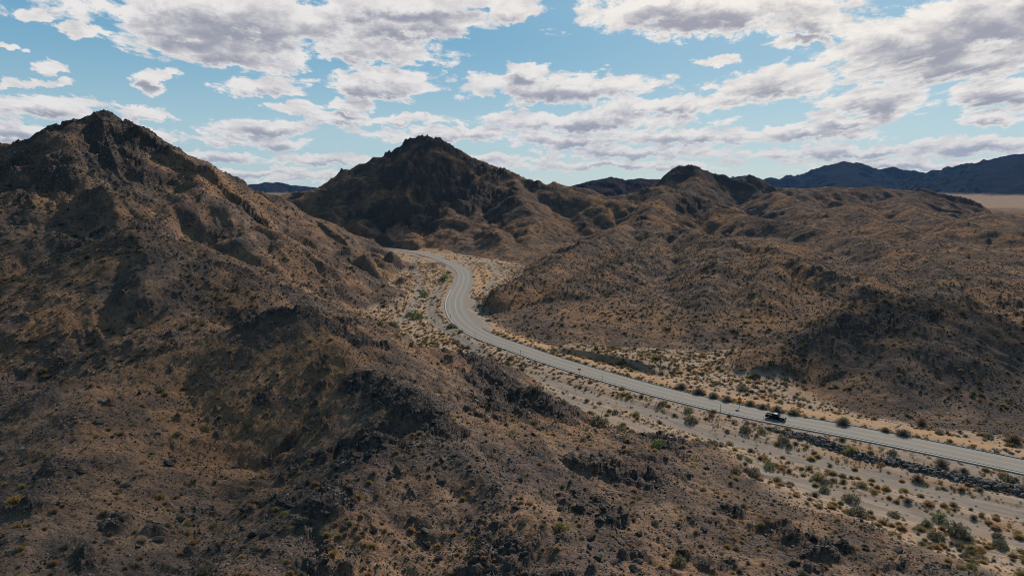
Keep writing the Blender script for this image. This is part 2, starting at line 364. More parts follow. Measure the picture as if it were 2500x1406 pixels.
def heights(x, y):
    r = np.hypot(x, y)
    wx = x+18*fbm(x, y, 120, 3, seed=3)+5*fbm(x, y, 30, 2, seed=4)
    wy = y+18*fbm(x, y, 120, 3, seed=5)+5*fbm(x, y, 30, 2, seed=6)
    fadew = ss(r, 100, 500)*0.85+0.15
    wx = x+(wx-x)*fadew; wy = y+(wy-y)*fadew
    droad, _, arc, side = seg_dist(x, y, road_pts[::3])
    side = np.where(y < 0, 0, side)
    base = 4*ss(droad, 150, 800)*(1-ss(r, 1500, 2600)*.6) + 5*fbm(x, y, 260, 3, seed=8)*ss(droad, 120, 400)
    base = base - 0.25*ss(droad, 16, 30)*(1-ss(droad, 60, 90))
    df, _, _, sf = seg_dist(x, y, foot_line[::2])
    sdf = np.where(inside(x, y, foot_poly), df, -df)
    base = base + (5.5*ss(sdf, -2, 45)+4.0*ss(sdf, 60, 200))*(r < 2500)
    wn = 1+0.30*fbm(x, y, 55, 3, seed=11)*ss(r, 120, 350)
    z = base.copy(); cr = np.full(x.shape, -1e9)
    for pts, s in RIDGES:
        Dm = np.mean([p[2] for p in pts]); k = 1.5+Dm*0.006
        near = Dm < 260
        zt = max(at(*p)[2] for p in pts)/s+120; sl_ = slice(None)
        if x.ndim == 2:
            rs_ = [math.hypot(*at(*p)[:2]) for p in pts]; rows = np.where((r[:, 0] > min(rs_)-zt-60) & (r[:, 0] < max(rs_)+zt+60))[0]
            sl_ = slice(rows[0], rows[-1]+1)
        h = np.full(x.shape, -1e4, np.float32)
        if 300 < Dm < 1400 and s < .45: s = s*1.3
        h[sl_] = ridge_h((x if near else wx)[sl_], (y if near else wy)[sl_], pts, s, 1.0 if near else wn[sl_], k=1.5+Dm*0.0015, gwl=(16 if near else 20+min(Dm, 4000)*.025), gamp=(.7 if near else .6 if Dm < 345 else 1.15), seed=int(pts[0][0]+pts[-1][1]*7) % 900)
        if Dm > 3000: h[sl_] += (70*fbm(x[sl_], y[sl_], 900, 6, .5, seed=21, ridged=True)-12)
        z = smax(z, h, k*0.4)
        cr = np.maximum(cr, h)
    rgn = ss(sdf, 25, 110)*(1-ss(r, 1700, 2600)); hill = np.maximum(ss(z-base, 1.0, 12), rgn)
    z = z+rgn*(5.5*(fbm(wx, wy, 210, 5, .5, seed=29, ridged=True)-.1))*(1-.7*ss(z-base, 8, 30))
    hillf = ss(z-base, 0.4, 4)
    # gullies and spurs
    g1 = fbm(x, y, 75, 4, .5, seed=31, ridged=True)
    z = z+(g1-.25)*2.6*hill*ss(r, 100, 400)*(1+ss(r, 700, 1500)*.5)
    g2 = fbm(wx, wy, 26, 4, .55, seed=33, ridged=True)
    z = z+(g2-.25)*1.3*hillf*(.45+.55*ss(r, 90, 260))
    z = z+fbm(x, y, 14, 4, .55, seed=34)*0.95*hillf
    z = z+(fbm(x*.45+y*.9, y*.45-x*.9, 9, 4, .6, seed=35, ridged=True)-.2)*0.55*hillf
    # rock outcrops
    rn = fbm(x, y, 34, 5, .6, seed=41)+0.35*fbm(x, y, 240, 2, seed=42)
    crest = ss(z-cr, -4.0, 1.0)
    highp = ss(z, 55, 110)*ss(r, 300, 420)
    rk = np.zeros(x.shape)
    for pts, wd, am in CRAGS:
        Q = np.array([at(*p) for p in pts])
        if len(Q) == 1: dd = np.hypot(x-Q[0, 0], y-Q[0, 1])
        else: dd, _, _, _ = seg_dist(x, y, Q)
        rk = np.maximum(rk, am*(1-ss(dd, wd*.3, wd)))
    rock = ss(rn*.75+0.17*highp+.50*rk-0.05*(r < 260)+.10*g1, 0.13, 0.40)*np.maximum(hill, ss(z-base, .8, 2.5)*(r < 260))
    small = ss(fbm(x, y, 8, 3, .6, seed=47)+.25*fbm(x, y, 60, 2, seed=48), .26, .42)*hill*(1-ss(r, 420, 700))
    rock = np.maximum(rock, small*.75)
    # angular crags
    far = ss(r, 250, 900)
    rs = fbm(x, y, 3.2, 3, .6, seed=44, ridged=True)
    m = rock > .01; xm, ym, rm_, fm = x[m], y[m], rock[m], far[m]
    ca, sa = math.cos(.6), math.sin(.6); xr, yr = xm*ca-ym*sa, xm*sa+ym*ca
    j1 = 1.2*fbm(xm, ym, 5, 2, seed=46)
    fm = fm*(1-.8*ss(np.hypot(xm, ym), 1100, 1400)); ch = cells(xr+j1, yr+j1, 13.0, 3, .9, 1.6)*2.4*(.35+1.5*fm)+cells(xr+j1, yr-j1, 5.0, 7, .9, 1.8)*1.7*(.8+.6*fm)+cells(xr, yr, 1.9, 13, .8, 1.7)*.75
    z[m] += rm_*(ch+.5+.3*rs[m])
    z = z+hillf*rs*0.10*(1-ss(r, 400, 600))+hillf*0.12*fbm(x, y, 1.1, 2, seed=45)*(1-ss(r, 260, 420))
    # wash bed and valley floor
    dw, _, arcw, _ = seg_dist(x, y, wash_line[::2])
    d4, _, _, _ = seg_dist(x, y, track4[::2])
    floor = 1-ss(z-base, 0.6, 3.5)
    floor = floor*(1-ss(droad, 170, 260))*(r < 1300)*(1-ss(sdf+4*fbm(x, y, 9, 3, seed=54), -3, 3))
    z = z+floor*(0.35*fbm(x, y, 12, 3, seed=51)+0.10*fbm(x, y, 2.5, 3, seed=52))
    z = z-floor*0.5*(1-ss(dw, 3, 7))-floor*.35*(1-ss(d4, 3, 6))
    db_, _, ab_, sb_ = seg_dist(x, y, BANK)
    z = z+2.6*ss(np.where(inside(x, y, BANKP), db_, -db_), -.3, 1.3)*(1-ss(db_, 9, 26))*ss(ab_, 1, 12)*(1-ss(ab_, BLEN-14, BLEN-1))
    pin = inside(x, y, PULL); dp, _, _, _ = seg_dist(x, y, np.vstack([PULL, PULL[:1]])); pk = 1-ss(np.where(pin, -dp, dp), 0, 7)
    z = z*(1-pk)+.45*pk
    # road bench
    bench = 1-ss(droad, 9.5, 17.0)
    flat = 1-ss(droad, 8.2, 9.6)
    z = z*(1-bench)+(ROADZ-0.28)*bench+0.10*bench*(1-flat)*fbm(x, y, 2.2, 2, seed=53)
    return z, dict(rock=rock, floor=floor, droad=droad, pk=pk, dw=dw, d4=d4, arc=arc, side=side, base=base, rn=rn, hill=hill)

azd = np.linspace(R(-47), R(47), 1240)
azc = np.linspace(R(47), R(313), 50)[1:-1]
AZ = np.concatenate([azd, azc])
RR = np.concatenate([[1, 12, 24, 36, 46], np.exp(np.linspace(math.log(54), math.log(13000), 1500))])
gx = (np.sin(AZ)[None, :]*RR[:, None]).astype(np.float32); gy = (np.cos(AZ)[None, :]*RR[:, None]).astype(np.float32)
GZ, M = heights(gx, gy)
lR = np.log(RR)
def hz(x, y):
    """terrain height at points (bilinear in the terrain's own grid, front sector)"""
    a = np.arctan2(x, y); lr = np.log(np.maximum(np.hypot(x, y), 1.01))
    ci = np.clip((a-azd[0])/(azd[1]-azd[0]), 0, len(azd)-1.001); c0 = ci.astype(int); cf = ci-c0
    r0 = np.clip(np.searchsorted(lR, lr)-1, 0, len(lR)-2); rf = np.clip((lr-lR[r0])/(lR[r0+1]-lR[r0]), 0, 1)
    z = (GZ[r0, c0]*(1-cf)+GZ[r0, c0+1]*cf)*(1-rf)+(GZ[r0+1, c0]*(1-cf)+GZ[r0+1, c0+1]*cf)*rf
    return z
def lookup(A, x, y):
    a = np.arctan2(x, y); lr = np.log(np.maximum(np.hypot(x, y), 1.01))
    c0 = np.clip(np.rint((a-azd[0])/(azd[1]-azd[0])), 0, len(azd)-1).astype(int)
    r0 = np.clip(np.searchsorted(lR, lr), 0, len(lR)-1)
    return A[r0, c0]
EL = (GZ-CAMZ)/RR[:, None]
CM = np.maximum.accumulate(EL, axis=0)
def visible(x, y, h=0.5):
    z = hz(x, y)+h; el = (z-CAMZ)/np.hypot(x, y)
    return el > lookup(CM, x, y)-0.004
def hit(px, py):
    """where the line of sight through an image position meets the terrain"""
    x, y, z = pix_dir(px, py); h = math.hypot(x, y); a = math.atan2(x, y); e = z/h
    ci = (a-azd[0])/(azd[1]-azd[0]); c0 = int(ci); cf = ci-c0
    prof = EL[:, c0]*(1-cf)+EL[:, c0+1]*cf
    k = int(np.argmax(prof[4:] >= e))+4
    a0, a1 = prof[k-1], prof[k]; f = (e-a0)/(a1-a0) if a1 != a0 else 0
    r = RR[k-1]+f*(RR[k]-RR[k-1])
    X, Y = r*math.sin(a), r*math.cos(a)
    return X, Y, float(hz(np.array([X]), np.array([Y]))[0])
def project(x, y, z):
    dz_ = z-CAMZ
    zc = y*cp-dz_*sp; yc = y*sp+dz_*cp
    return 1250+F*x/zc, 703-F*yc/zc, zc

# ------------------------------------------------------------------ terrain objects
def mesh_np(name, V, faces, mat, smooth=True, parent=None, attrs=None, link=True):
    me = bpy.data.meshes.new(name)
    V = np.asarray(V, np.float32); faces = np.asarray(faces, np.int32)
    nf, k = faces.shape
    me.vertices.add(len(V)); me.vertices.foreach_set('co', V.ravel())
    me.loops.add(nf*k); me.loops.foreach_set('vertex_index', faces.ravel())
    me.polygons.add(nf); me.polygons.foreach_set('loop_start', np.arange(0, nf*k, k, dtype=np.int32))
    me.polygons.foreach_set('loop_total', np.full(nf, k, np.int32))
    me.polygons.foreach_set('use_smooth', np.full(nf, smooth, bool))
    if attrs:
        for an, (typ, arr) in attrs.items():
            a = me.attributes.new(an, typ, 'POINT')
            a.data.foreach_set('color' if typ == 'FLOAT_COLOR' else ('vector' if typ == 'FLOAT_VECTOR' else 'value'), np.asarray(arr, np.float32).ravel())
    me.update(calc_edges=True)
    if mat is not None: me.materials.append(mat)
    if not link: return me
    o = bpy.data.objects.new(name, me); col.objects.link(o)
    if parent is not None: o.parent = parent
    return o

def new_mat(name):
    m = bpy.data.materials.new(name); m.use_nodes = True
    n = NT(m.node_tree); n.n.clear()
    out = n.n.new('ShaderNodeOutputMaterial'); b = n.n.new('ShaderNodeBsdfPrincipled')
    n.link(b.outputs[0], out.inputs[0]); b.inputs['Specular IOR Level'].default_value = 0.15
    b.inputs['Roughness'].default_value = 0.9
    return m, n, b

def terrain_material():
    m, n, b = new_mat('desert_ground')
    geo = n.n.new('ShaderNodeNewGeometry'); pos = geo.outputs['Position']
    mk = n.attr('masks', 'Color'); mr_, mg, mb = n.sep(mk)      # rock, sand, pale track
    m2 = n.attr('masks2', 'Color'); ob, gb, db = n.sep(m2)      # orange fill, grey gravel, painted shade and haze of the far ranges
    flow = n.attr('flow', 'Vector')
    nb = n.noise(pos, 0.016, 3); nm = n.noise(pos, 0.11, 5, .6); ns = n.noise(pos, 0.9, 5, .65); nf = n.noise(pos, 5.0, 4, .7)
    # hill gravel
    c = n.mix(n.mr(nm, .36, .66), (0.080, 0.070, 0.066), (0.215, 0.158, 0.118))
    c = n.mix(n.mr(nb, .38, .66, 0.0, .65), c, (0.30, 0.175, 0.092))
    c = n.mix(n.mr(n.noise(pos, .05, 4, .6), .46, .60, 0.0, .72), c, (0.078, 0.072, 0.072))
    # rock
    rk = n.mix(n.mr(ns, .35, .7), (0.030, 0.028, 0.029), (0.125, 0.108, 0.098))
    rmask = n.m('MAXIMUM', n.m('MULTIPLY', mr_, n.mr(ns, .25, .5, .75, 1.0)), n.mr(n.m('ADD', n.noise(pos, .22, 6, .68), n.m('MULTIPLY', mr_, .25)), .60, .67, 0, .8))
    hillness = n.m('SUBTRACT', 1.0, mg)
    c = n.mix(n.m('MULTIPLY', rmask, hillness), c, rk)
    # sand of the valley floor with flow marks
    fl = n.noise(flow, 1.0, 5, .65); fl2 = n.noise(flow, 4.0, 4, .7)
    s = n.mix(n.mr(fl, .35, .65), (0.215, 0.172, 0.135), (0.33, 0.27, 0.212))
    s = n.mix(n.mr(n.noise(pos, .07, 4, .6), .5, .66, 0, .75), s, (0.30, 0.19, 0.105))
    s = n.mix(n.mr(fl2, .55, .64, 0, .7), s, (0.11, 0.09, 0.078))
    fx_, fy_, fz_ = n.sep(flow)
    rt = n.noise(n.comb(n.m('MULTIPLY', fx_, .55), n.m('MULTIPLY', fy_, .22), 4.0), 1.0, 3, .5)
    s = n.mix(n.mr(n.m('ABSOLUTE', n.m('SUBTRACT', rt, .5)), .004, .016, .65, 0), s, (0.10, 0.085, 0.075))
    s = n.mix(n.mr(ns, .55, .72, 0, .5), s, (0.14, 0.108, 0.085))
    c = n.mix(mg, c, s)
    c = n.mix(ob, c, n.mix(n.mr(ns, .3, .7), (0.26, 0.178, 0.112), (0.34, 0.24, 0.155)))
    c = n.mix(mb, c, n.mix(n.mr(fl, .35, .65), (0.165, 0.152, 0.135), (0.235, 0.215, 0.187)))
    c = n.mix(gb, c, n.mix(n.mr(ns, .3, .7), (0.17, 0.158, 0.146), (0.245, 0.226, 0.206)))
    # small stones and grit
    c = n.mix(n.mr(nf, .48, .70, 0, .42), c, (0.055, 0.048, 0.045))
    c = n.mix(n.mr(n.noise(pos, 2.3, 3, .6), .58, .70, 0, .6), c, (0.36, 0.235, 0.14))
    c = n.mix(n.m('MULTIPLY', n.mr(n.noise(n.v('MULTIPLY', pos, (1.4, .5, 1)), .28, 6, .72), .55, .66, 0, .75), hillness), c, (0.05, 0.046, 0.046))
    v1 = n.vor(n.v('ADD', pos, n.v('SCALE', n.comb(nf, ns, nf), .6)), 1.1)
    c = n.mix(n.m('MULTIPLY', n.mr(v1, .16, .26, .55, 0), hillness), c, (0.045, 0.042, 0.04))
    c = n.mix(n.m('MULTIPLY', n.m('MULTIPLY', fz_, hillness), n.mr(n.noise(n.v('MULTIPLY', pos, (1, 1, 1.6)), .12, 7, .75), .52, .60, 0, .62)), c, (0.055, 0.050, 0.048))
    c = n.mix(n.m('MULTIPLY', db, .92), c, (0.010, 0.016, 0.030))  # cloud shade and blue haze of the far ranges, put into their colour
    c = n.mix(1.0, c, (1.25, 1.155, 1.12), 'MULTIPLY')
    n.link(c, b.inputs['Base Color'])
    bh = n.m('ADD', n.m('MULTIPLY', ns, 1.1), n.m('MULTIPLY', nf, .30))
    bh = n.m('ADD', bh, n.m('MULTIPLY', n.m('MULTIPLY', n.noise(pos, .35, 6, .7), 2.8), n.m('ADD', hillness, .12)))
    bh = n.m('ADD', bh, n.m('MULTIPLY', n.m('MULTIPLY', n.noise(pos, .09, 7, .7), 9.0), n.m('MULTIPLY', mr_, db)))
    bh = n.m('ADD', bh, n.m('MULTIPLY', n.m('MULTIPLY', n.noise(pos, .16, 6, .72), 7.0), n.m('MULTIPLY', fz_, hillness)))
    bh = n.m('MULTIPLY', bh, n.m('ADD', n.m('MULTIPLY', hillness, .75), .25))
    # outcrop and scrub mottling of the farther slopes
    bp = n.n.new('ShaderNodeBump'); bp.inputs['Strength'].default_value = 1.0; bp.inputs['Distance'].default_value = 0.55
    n.link(bh, bp.inputs['Height']); n.link(bp.outputs[0], b.inputs['Normal'])
    b.inputs['Roughness'].default_value = 1.0; b.inputs['Specular IOR Level'].default_value = 0.0
    return m
MT = terrain_material()

droad, dw, d4, side, floor = M['droad'], M['dw'], M['d4'], M['side'], M['floor']
x_, y_ = gx, gy
rr_ = np.hypot(gx, gy)
front = (gy > 0)
d2, _, _, _ = seg_dist(gx, gy, track2[::2]); d3, _, _, _ = seg_dist(gx, gy, track3[::2])
nz = fbm(gx, gy, 6, 3, seed=61)
track = np.maximum.reduce([1-ss(dw+2.2*nz, 2.2, 5.2), .9*(1-ss(d2+1.5*nz, 2.0, 4.0)), .8*(1-ss(d3+1.5*nz, 2.0, 4.5)), .7*(1-ss(d4+3*nz, 2.5, 6))])*np.maximum(floor, 1-ss(dw, 3, 8))*front
sand = np.clip(floor*1.15, 0, 1)
sand = np.maximum(sand, .75*ss(rr_, 1500, 2200)*(1-ss(GZ-M['base'], 3, 12))*(1-ss(rr_, 5000, 7000)))
# pale gravel pull-out on the inside of the bend, grey shoulder everywhere
gravel = np.maximum(1-ss(droad+.8*nz, 6.8, 8.8+10*ss(project(gx, gy, GZ)[0], 2000, 2500)*(side > 0)), M['pk']**2)*front
# orange engineered fill between road and wash (camera side), and outside of the far bend
px_, py_, _ = project(gx, gy, GZ)
orange = (1-ss(droad+1.5*nz, 13, 21))*ss(droad+.5*nz, 7.5, 9.0)*front
orange = orange*ss(-side*1.0, -.5, .5)*(ss(px_, 1160, 1240)) 
fb = plane(1175, 680); orange = np.maximum(orange, (1-ss(np.hypot((gx-fb[0])/17, (gy-fb[1])/75)+.12*nz, .8, 1.05))*floor*ss(droad, 8, 10))
gravel = gravel*(1-orange*.9)
far = np.maximum(ss(rr_, 3400, 4200)*ss(GZ-M['base'], 2, 20), .8*ss(rr_, 1850, 2000)*ss(GZ-M['base'], 4, 14)*(rr_ < 3500))  # where the far ranges get their painted shade and haze
masks = np.stack([np.clip(M['rock'], 0, 1), sand, np.clip(track, 0, 1), np.ones_like(sand)], -1)
lv = ss(-gx, -10, 60)*0
lv = floor*front*(px_ < 1120)*(py_ < 860)*.45*(1-track)
orange = np.maximum(orange, lv)
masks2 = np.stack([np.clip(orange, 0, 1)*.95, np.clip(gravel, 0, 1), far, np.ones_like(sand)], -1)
# flow coordinates: across and along the wash
dwf, _, arcf, sidef = seg_dist(gx, gy, wash_line)
flow = np.stack([dwf*sidef*0.9, arcf*0.045, ss(rr_, 380, 900)], -1)
NR, NA = gx.shape
idx = np.arange(NR*NA).reshape(NR, NA)
nxt = np.roll(idx, -1, axis=1)
Fq = np.stack([idx[:-1], nxt[:-1], nxt[1:], idx[1:]], -1)[..., ::-1]     # up-facing
fmid_floor = (floor[:-1]+floor[1:])/2
rm = (RR[:-1]+RR[1:])/2
cls = np.where(fmid_floor > .5, 0, 1)
nearroad = droad[:-1] < 17
cls = np.where(nearroad, 0, cls)
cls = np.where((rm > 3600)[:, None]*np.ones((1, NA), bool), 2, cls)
Vall = np.stack([gx, gy, GZ], -1).reshape(-1, 3)
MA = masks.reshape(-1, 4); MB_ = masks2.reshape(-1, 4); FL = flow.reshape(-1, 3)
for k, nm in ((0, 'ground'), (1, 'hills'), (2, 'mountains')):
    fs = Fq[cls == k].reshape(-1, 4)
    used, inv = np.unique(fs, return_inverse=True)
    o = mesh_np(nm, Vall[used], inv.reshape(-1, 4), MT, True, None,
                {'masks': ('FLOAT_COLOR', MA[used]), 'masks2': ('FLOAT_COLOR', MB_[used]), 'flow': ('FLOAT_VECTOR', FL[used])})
    o['kind'] = 'structure'

# ------------------------------------------------------------------ road
def ribbon(name, pts, o0, o1, z, mat, nx=2, parent=None, zf=None):
    P = np.asarray(pts); T = np.gradient(P, axis=0); T /= np.linalg.norm(T, axis=1)[:, None]
    N = np.stack([-T[:, 1], T[:, 0]], -1); n = len(P)
    offs = np.linspace(o0, o1, nx)
    arc = np.concatenate([[0], np.cumsum(np.linalg.norm(np.diff(P, axis=0), axis=1))])
    V = []; U = []
    for i, o in enumerate(offs):
        q = P+N*o; zz = np.full(n, z if np.isscalar(z) else 0.0)
        if not np.isscalar(z): zz = np.full(n, z[i])
        V.append(np.column_stack([q, zz])); U.append(np.column_stack([np.full(n, o), arc, np.zeros(n)]))
    V = np.stack(V, 1).reshape(-1, 3); U = np.stack(U, 1).reshape(-1, 3)
    id_ = np.arange(n*nx).reshape(n, nx)
    Fs = np.stack([id_[:-1, :-1], id_[:-1, 1:], id_[1:, 1:], id_[1:, :-1]], -1).reshape(-1, 4)[:, ::-1]
    a, b_, c_ = V[Fs[0, 0]], V[Fs[0, 1]], V[Fs[0, 2]]
    if np.cross(b_-a, c_-b_)[2] < 0: Fs = Fs[:, ::-1]
    o_ = mesh_np(name, V, Fs, mat, False, parent, {'lane': ('FLOAT_VECTOR', U)})
    return o_
def asphalt_mat():
    m, n, b = new_mat('worn_asphalt')
    lane = n.attr('lane'); lx, ly, _ = n.sep(lane)
    geo = n.n.new('ShaderNodeNewGeometry'); pos = geo.outputs['Position']
    st = n.noise(n.comb(n.m('MULTIPLY', lx, 2.2), n.m('MULTIPLY', ly, .03), 0.0), 1.0, 4, .6)
    pt = n.noise(pos, .5, 5, .6)
    c = n.mix(n.mr(st, .3, .7), (0.185, 0.168, 0.152), (0.222, 0.204, 0.186))
    c = n.mix(n.mr(pt, .52, .7, 0, .5), c, (0.15, 0.14, 0.13))
    # paler wheel paths, oil line between them
    wl = n.m('ABSOLUTE', n.m('SUBTRACT', n.m('ABSOLUTE', lx), 1.85))
    c = n.mix(n.mr(wl, .15, .5, .35, 0), c, (0.13, 0.122, 0.115))
    c = n.mix(n.mr(n.m('ABSOLUTE', lx), 4.3, 5.0, 0, .6), c, (0.21, 0.185, 0.16))
    c = n.mix(n.mr(n.noise(pos, 12, 2, .6), .5, .8, 0, .3), c, (0.10, 0.10, 0.10))
    n.link(c, b.inputs['Base Color']); b.inputs['Roughness'].default_value = .85
    return m
def plain(name, c, rough=.8, c2=None, scale=3.0, spec=.15, metal=0, bump=0, bscale=8):
    m, n, b = new_mat(name)
    tcn = n.n.new('ShaderNodeTexCoord')
    if c2 is not None:
        n.link(n.mix(n.mr(n.noise(tcn.outputs['Object'], scale, 4, .65), .3, .7), c, c2), b.inputs['Base Color'])
    else:
        n.link(n.mix(n.mr(n.noise(tcn.outputs['Object'], scale, 3, .6), .3, .7, 0, .25), c, tuple(v*.7 for v in c)), b.inputs['Base Color'])
    if bump:
        bp = n.n.new('ShaderNodeBump'); bp.inputs['Distance'].default_value = bump
        n.link(n.noise(tcn.outputs['Object'], bscale, 5, .65), bp.inputs['Height']); n.link(bp.outputs[0], b.inputs['Normal'])
    b.inputs['Roughness'].default_value = rough; b.inputs['Specular IOR Level'].default_value = spec; b.inputs['Metallic'].default_value = metal
    return m
def paint_mat(name, c):
    m, n, b = new_mat(name)
    geo = n.n.new('ShaderNodeNewGeometry'); pos = geo.outputs['Position']
    n.link(n.mix(n.mr(n.noise(pos, 3.0, 5, .75), .42, .66), c, (0.24, 0.225, 0.205)), b.inputs['Base Color'])
    return m
M_asph = asphalt_mat()
road = ribbon('road', road_pts, -5.2, 5.2, ROADZ, M_asph, 9); road['kind'] = 'structure'
mk_w = paint_mat('white_road_paint', (0.37, 0.35, 0.33)); mk_y = paint_mat('yellow_road_paint', (0.50, 0.32, 0.10))
for nm, o0, o1, mm in (('road_marking', 3.58, 3.76, mk_w), ('road_marking', -3.76, -3.58, mk_w), ('road_marking', -.26, -.10, mk_y), ('road_marking', .10, .26, mk_y)):
    r_ = ribbon(nm, road_pts, o0, o1, ROADZ+.006, mm, 2); r_['kind'] = 'structure'

# ------------------------------------------------------------------ clouds added out of frame, shaped to cast shade on the hills
def shade_cloud(name, lobes, alt=1400, label=''):
    V = []; Fc = []; off = 0
    bm = bmesh.new(); bmesh.ops.create_icosphere(bm, subdivisions=4, radius=1)
    dirs = np.array([v.co[:] for v in bm.verts]); fc = np.array([[v.index for v in f.verts] for f in bm.faces]); bm.free()
    for (X, Y, Z, rx, ry) in lobes:
        c = np.array([X, Y, Z])+np.array(sd)*((alt-Z)/sd.z)
        rad = 1+.28*fbm(dirs[:, 0]*3+X, dirs[:, 1]*3+dirs[:, 2]*2+Y, 1.6, 4, .6, seed=71)
        p = dirs*rad[:, None]*np.array([rx, ry, min(rx, ry)*.35])
        V.append(p+c); Fc.append(fc+off); off += len(dirs)
    o = mesh_np(name, np.vstack(V), np.vstack(Fc), M_shade_cloud, True)
    o['kind'] = 'stuff'; o['label'] = label
    return o
M_shade_cloud = plain('shade_cloud_white', (.85, .85, .86), 1.0)
_n = NT(M_shade_cloud.node_tree); _b = [q for q in _n.n if q.type == 'BSDF_PRINCIPLED'][0]; _o = [q for q in _n.n if q.type == 'OUTPUT_MATERIAL'][0]
_t = _n.n.new('ShaderNodeBsdfTransparent'); _m = _n.n.new('ShaderNodeMixShader'); _m.inputs[0].default_value = .70    # part of the sun passes, so the added shade stays soft
_n.link(_b.outputs[0], _m.inputs[1]); _n.link(_t.outputs[0], _m.inputs[2]); _n.link(_m.outputs[0], _o.inputs[0])
shade_cloud('shade_cloud', [(-100,125,15,72,70),(-150,285,30,62,30),(-230,300,25,50,40)], label='unseen cumulus added out of frame to shade the left foreground hills')
shade_cloud('shade_cloud', [(-330,455,70,55,45),(-390,400,60,50,50)], label='small unseen cumulus added out of frame to shade the left peak')
shade_cloud('shade_cloud', [(-175,985,110,115,95),(-150,900,60,80,60)], label='unseen cumulus added out of frame to shade the central peak')
shade_cloud('shade_cloud', [(165,262,10,50,27),(215,262,10,42,24)], label='small unseen cumulus added out of frame to shade the right hill')
#OBJECTS
# ------------------------------------------------------------------ tagging helpers
def tag(o, label=None, cat=None, group=None, kind=None):
    if label: o['label'] = label
    if cat: o['category'] = cat
    if group: o['group'] = group
    if kind: o['kind'] = kind
    return o
def empty(name, loc, rz=0):
    o = bpy.data.objects.new(name, None); col.objects.link(o); o.location = loc; o.rotation_euler = (0, 0, rz); o.empty_display_size = .3
    return o
class BM:
    """collects boxes, prisms and tubes into ONE mesh"""
    def __init__(s): s.bm = bmesh.new()
    def box(s, c, d, rot=None, bevel=0):
        r = bmesh.ops.create_cube(s.bm, size=1)['verts']
        bmesh.ops.scale(s.bm, vec=d, verts=r)
        if rot: bmesh.ops.rotate(s.bm, cent=(0, 0, 0), matrix=rot, verts=r)
        bmesh.ops.translate(s.bm, vec=c, verts=r); return s
    def cyl(s, a, b, r0, r1=None, seg=10):
        a, b = Vector(a), Vector(b); d = b-a
        v = bmesh.ops.create_cone(s.bm, cap_ends=True, segments=seg, radius1=r0, radius2=r0 if r1 is None else r1, depth=d.length)['verts']
        bmesh.ops.rotate(s.bm, cent=(0, 0, 0), matrix=d.to_track_quat('Z', 'Y').to_matrix(), verts=v)
        bmesh.ops.translate(s.bm, vec=(a+b)/2, verts=v); return s
    def prism(s, prof, y0, y1, taper=None):
        """profile in x-z, extruded along y; taper moves the top corners inwards"""
        def ring(y):
            out = []
            for (x, z) in prof:
                yy = y
                if taper: yy = y*(1-taper(z))
                out.append(s.bm.verts.new((x, yy, z)))
            return out
        a = ring(y0); b = ring(y1); n = len(prof)
        s.bm.faces.new(a[::-1]); s.bm.faces.new(b)
        for i in range(n): s.bm.faces.new((a[i], a[(i+1) % n], b[(i+1) % n], b[i]))
        bmesh.ops.recalc_face_normals(s.bm, faces=s.bm.faces[:]); return s
    def build(s, name, mat, parent=None, smooth=False, bevel=0):
        if bevel: bmesh.ops.bevel(s.bm, geom=s.bm.edges[:], offset=bevel, segments=2, affect='EDGES')
        me = bpy.data.meshes.new(name); s.bm.to_mesh(me); s.bm.free(); me.materials.append(mat)
        if smooth: me.polygons.foreach_set('use_smooth', [True]*len(me.polygons))
        o = bpy.data.objects.new(name, me); col.objects.link(o)
        if parent is not None: o.parent = parent
        return o

# ------------------------------------------------------------------ kerbs of dark asphalt along both edges
M_kerb = plain('dark_kerb_asphalt', (.10, .096, .09), .9, (.14, .13, .12))
M_apron = plain('pale_concrete_edge', (.30, .275, .25), .9, (.40, .37, .33))
def kerb(name, o0, o1, z, h, mat, i0, i1):
    P = road_pts[i0:i1]; T = np.gradient(P, axis=0); T /= np.linalg.norm(T, axis=1)[:, None]; N = np.stack([-T[:, 1], T[:, 0]], -1)
    prof = [(o0, -.3), (o0, h), (o1, h), (o1, -.3)]; n = len(P); V = []
    for o, dz in prof: V.append(np.column_stack([P+N*o, np.full(n, z+dz)]))
    V = np.stack(V, 1).reshape(-1, 3); id_ = np.arange(n*4).reshape(n, 4)
    Fs = np.concatenate([np.stack([id_[:-1, k], id_[:-1, k+1], id_[1:, k+1], id_[1:, k]], -1) for k in range(3)])
    if o1 > o0: Fs = Fs[:, ::-1]
    return tag(mesh_np(name, V, Fs, mat, False), kind='structure')
rpx = project(road_pts[:, 0], road_pts[:, 1], np.full(len(road_pts), ROADZ))[0]
py_r = project(road_pts[:, 0], road_pts[:, 1], np.full(len(road_pts), ROADZ))[1]
i_end = int(np.argmax((py_r < 705)))
kerb('kerb', 5.2, 5.42, ROADZ, .09, M_kerb, 0, i_end)
kerb('kerb', 5.45, 6.25, ROADZ, .02, M_apron, 0, i_end)
i_far = int(np.argmax(py_r < 800))
kerb('kerb', -5.2, -5.42, ROADZ, .15, M_kerb, 0, i_far)

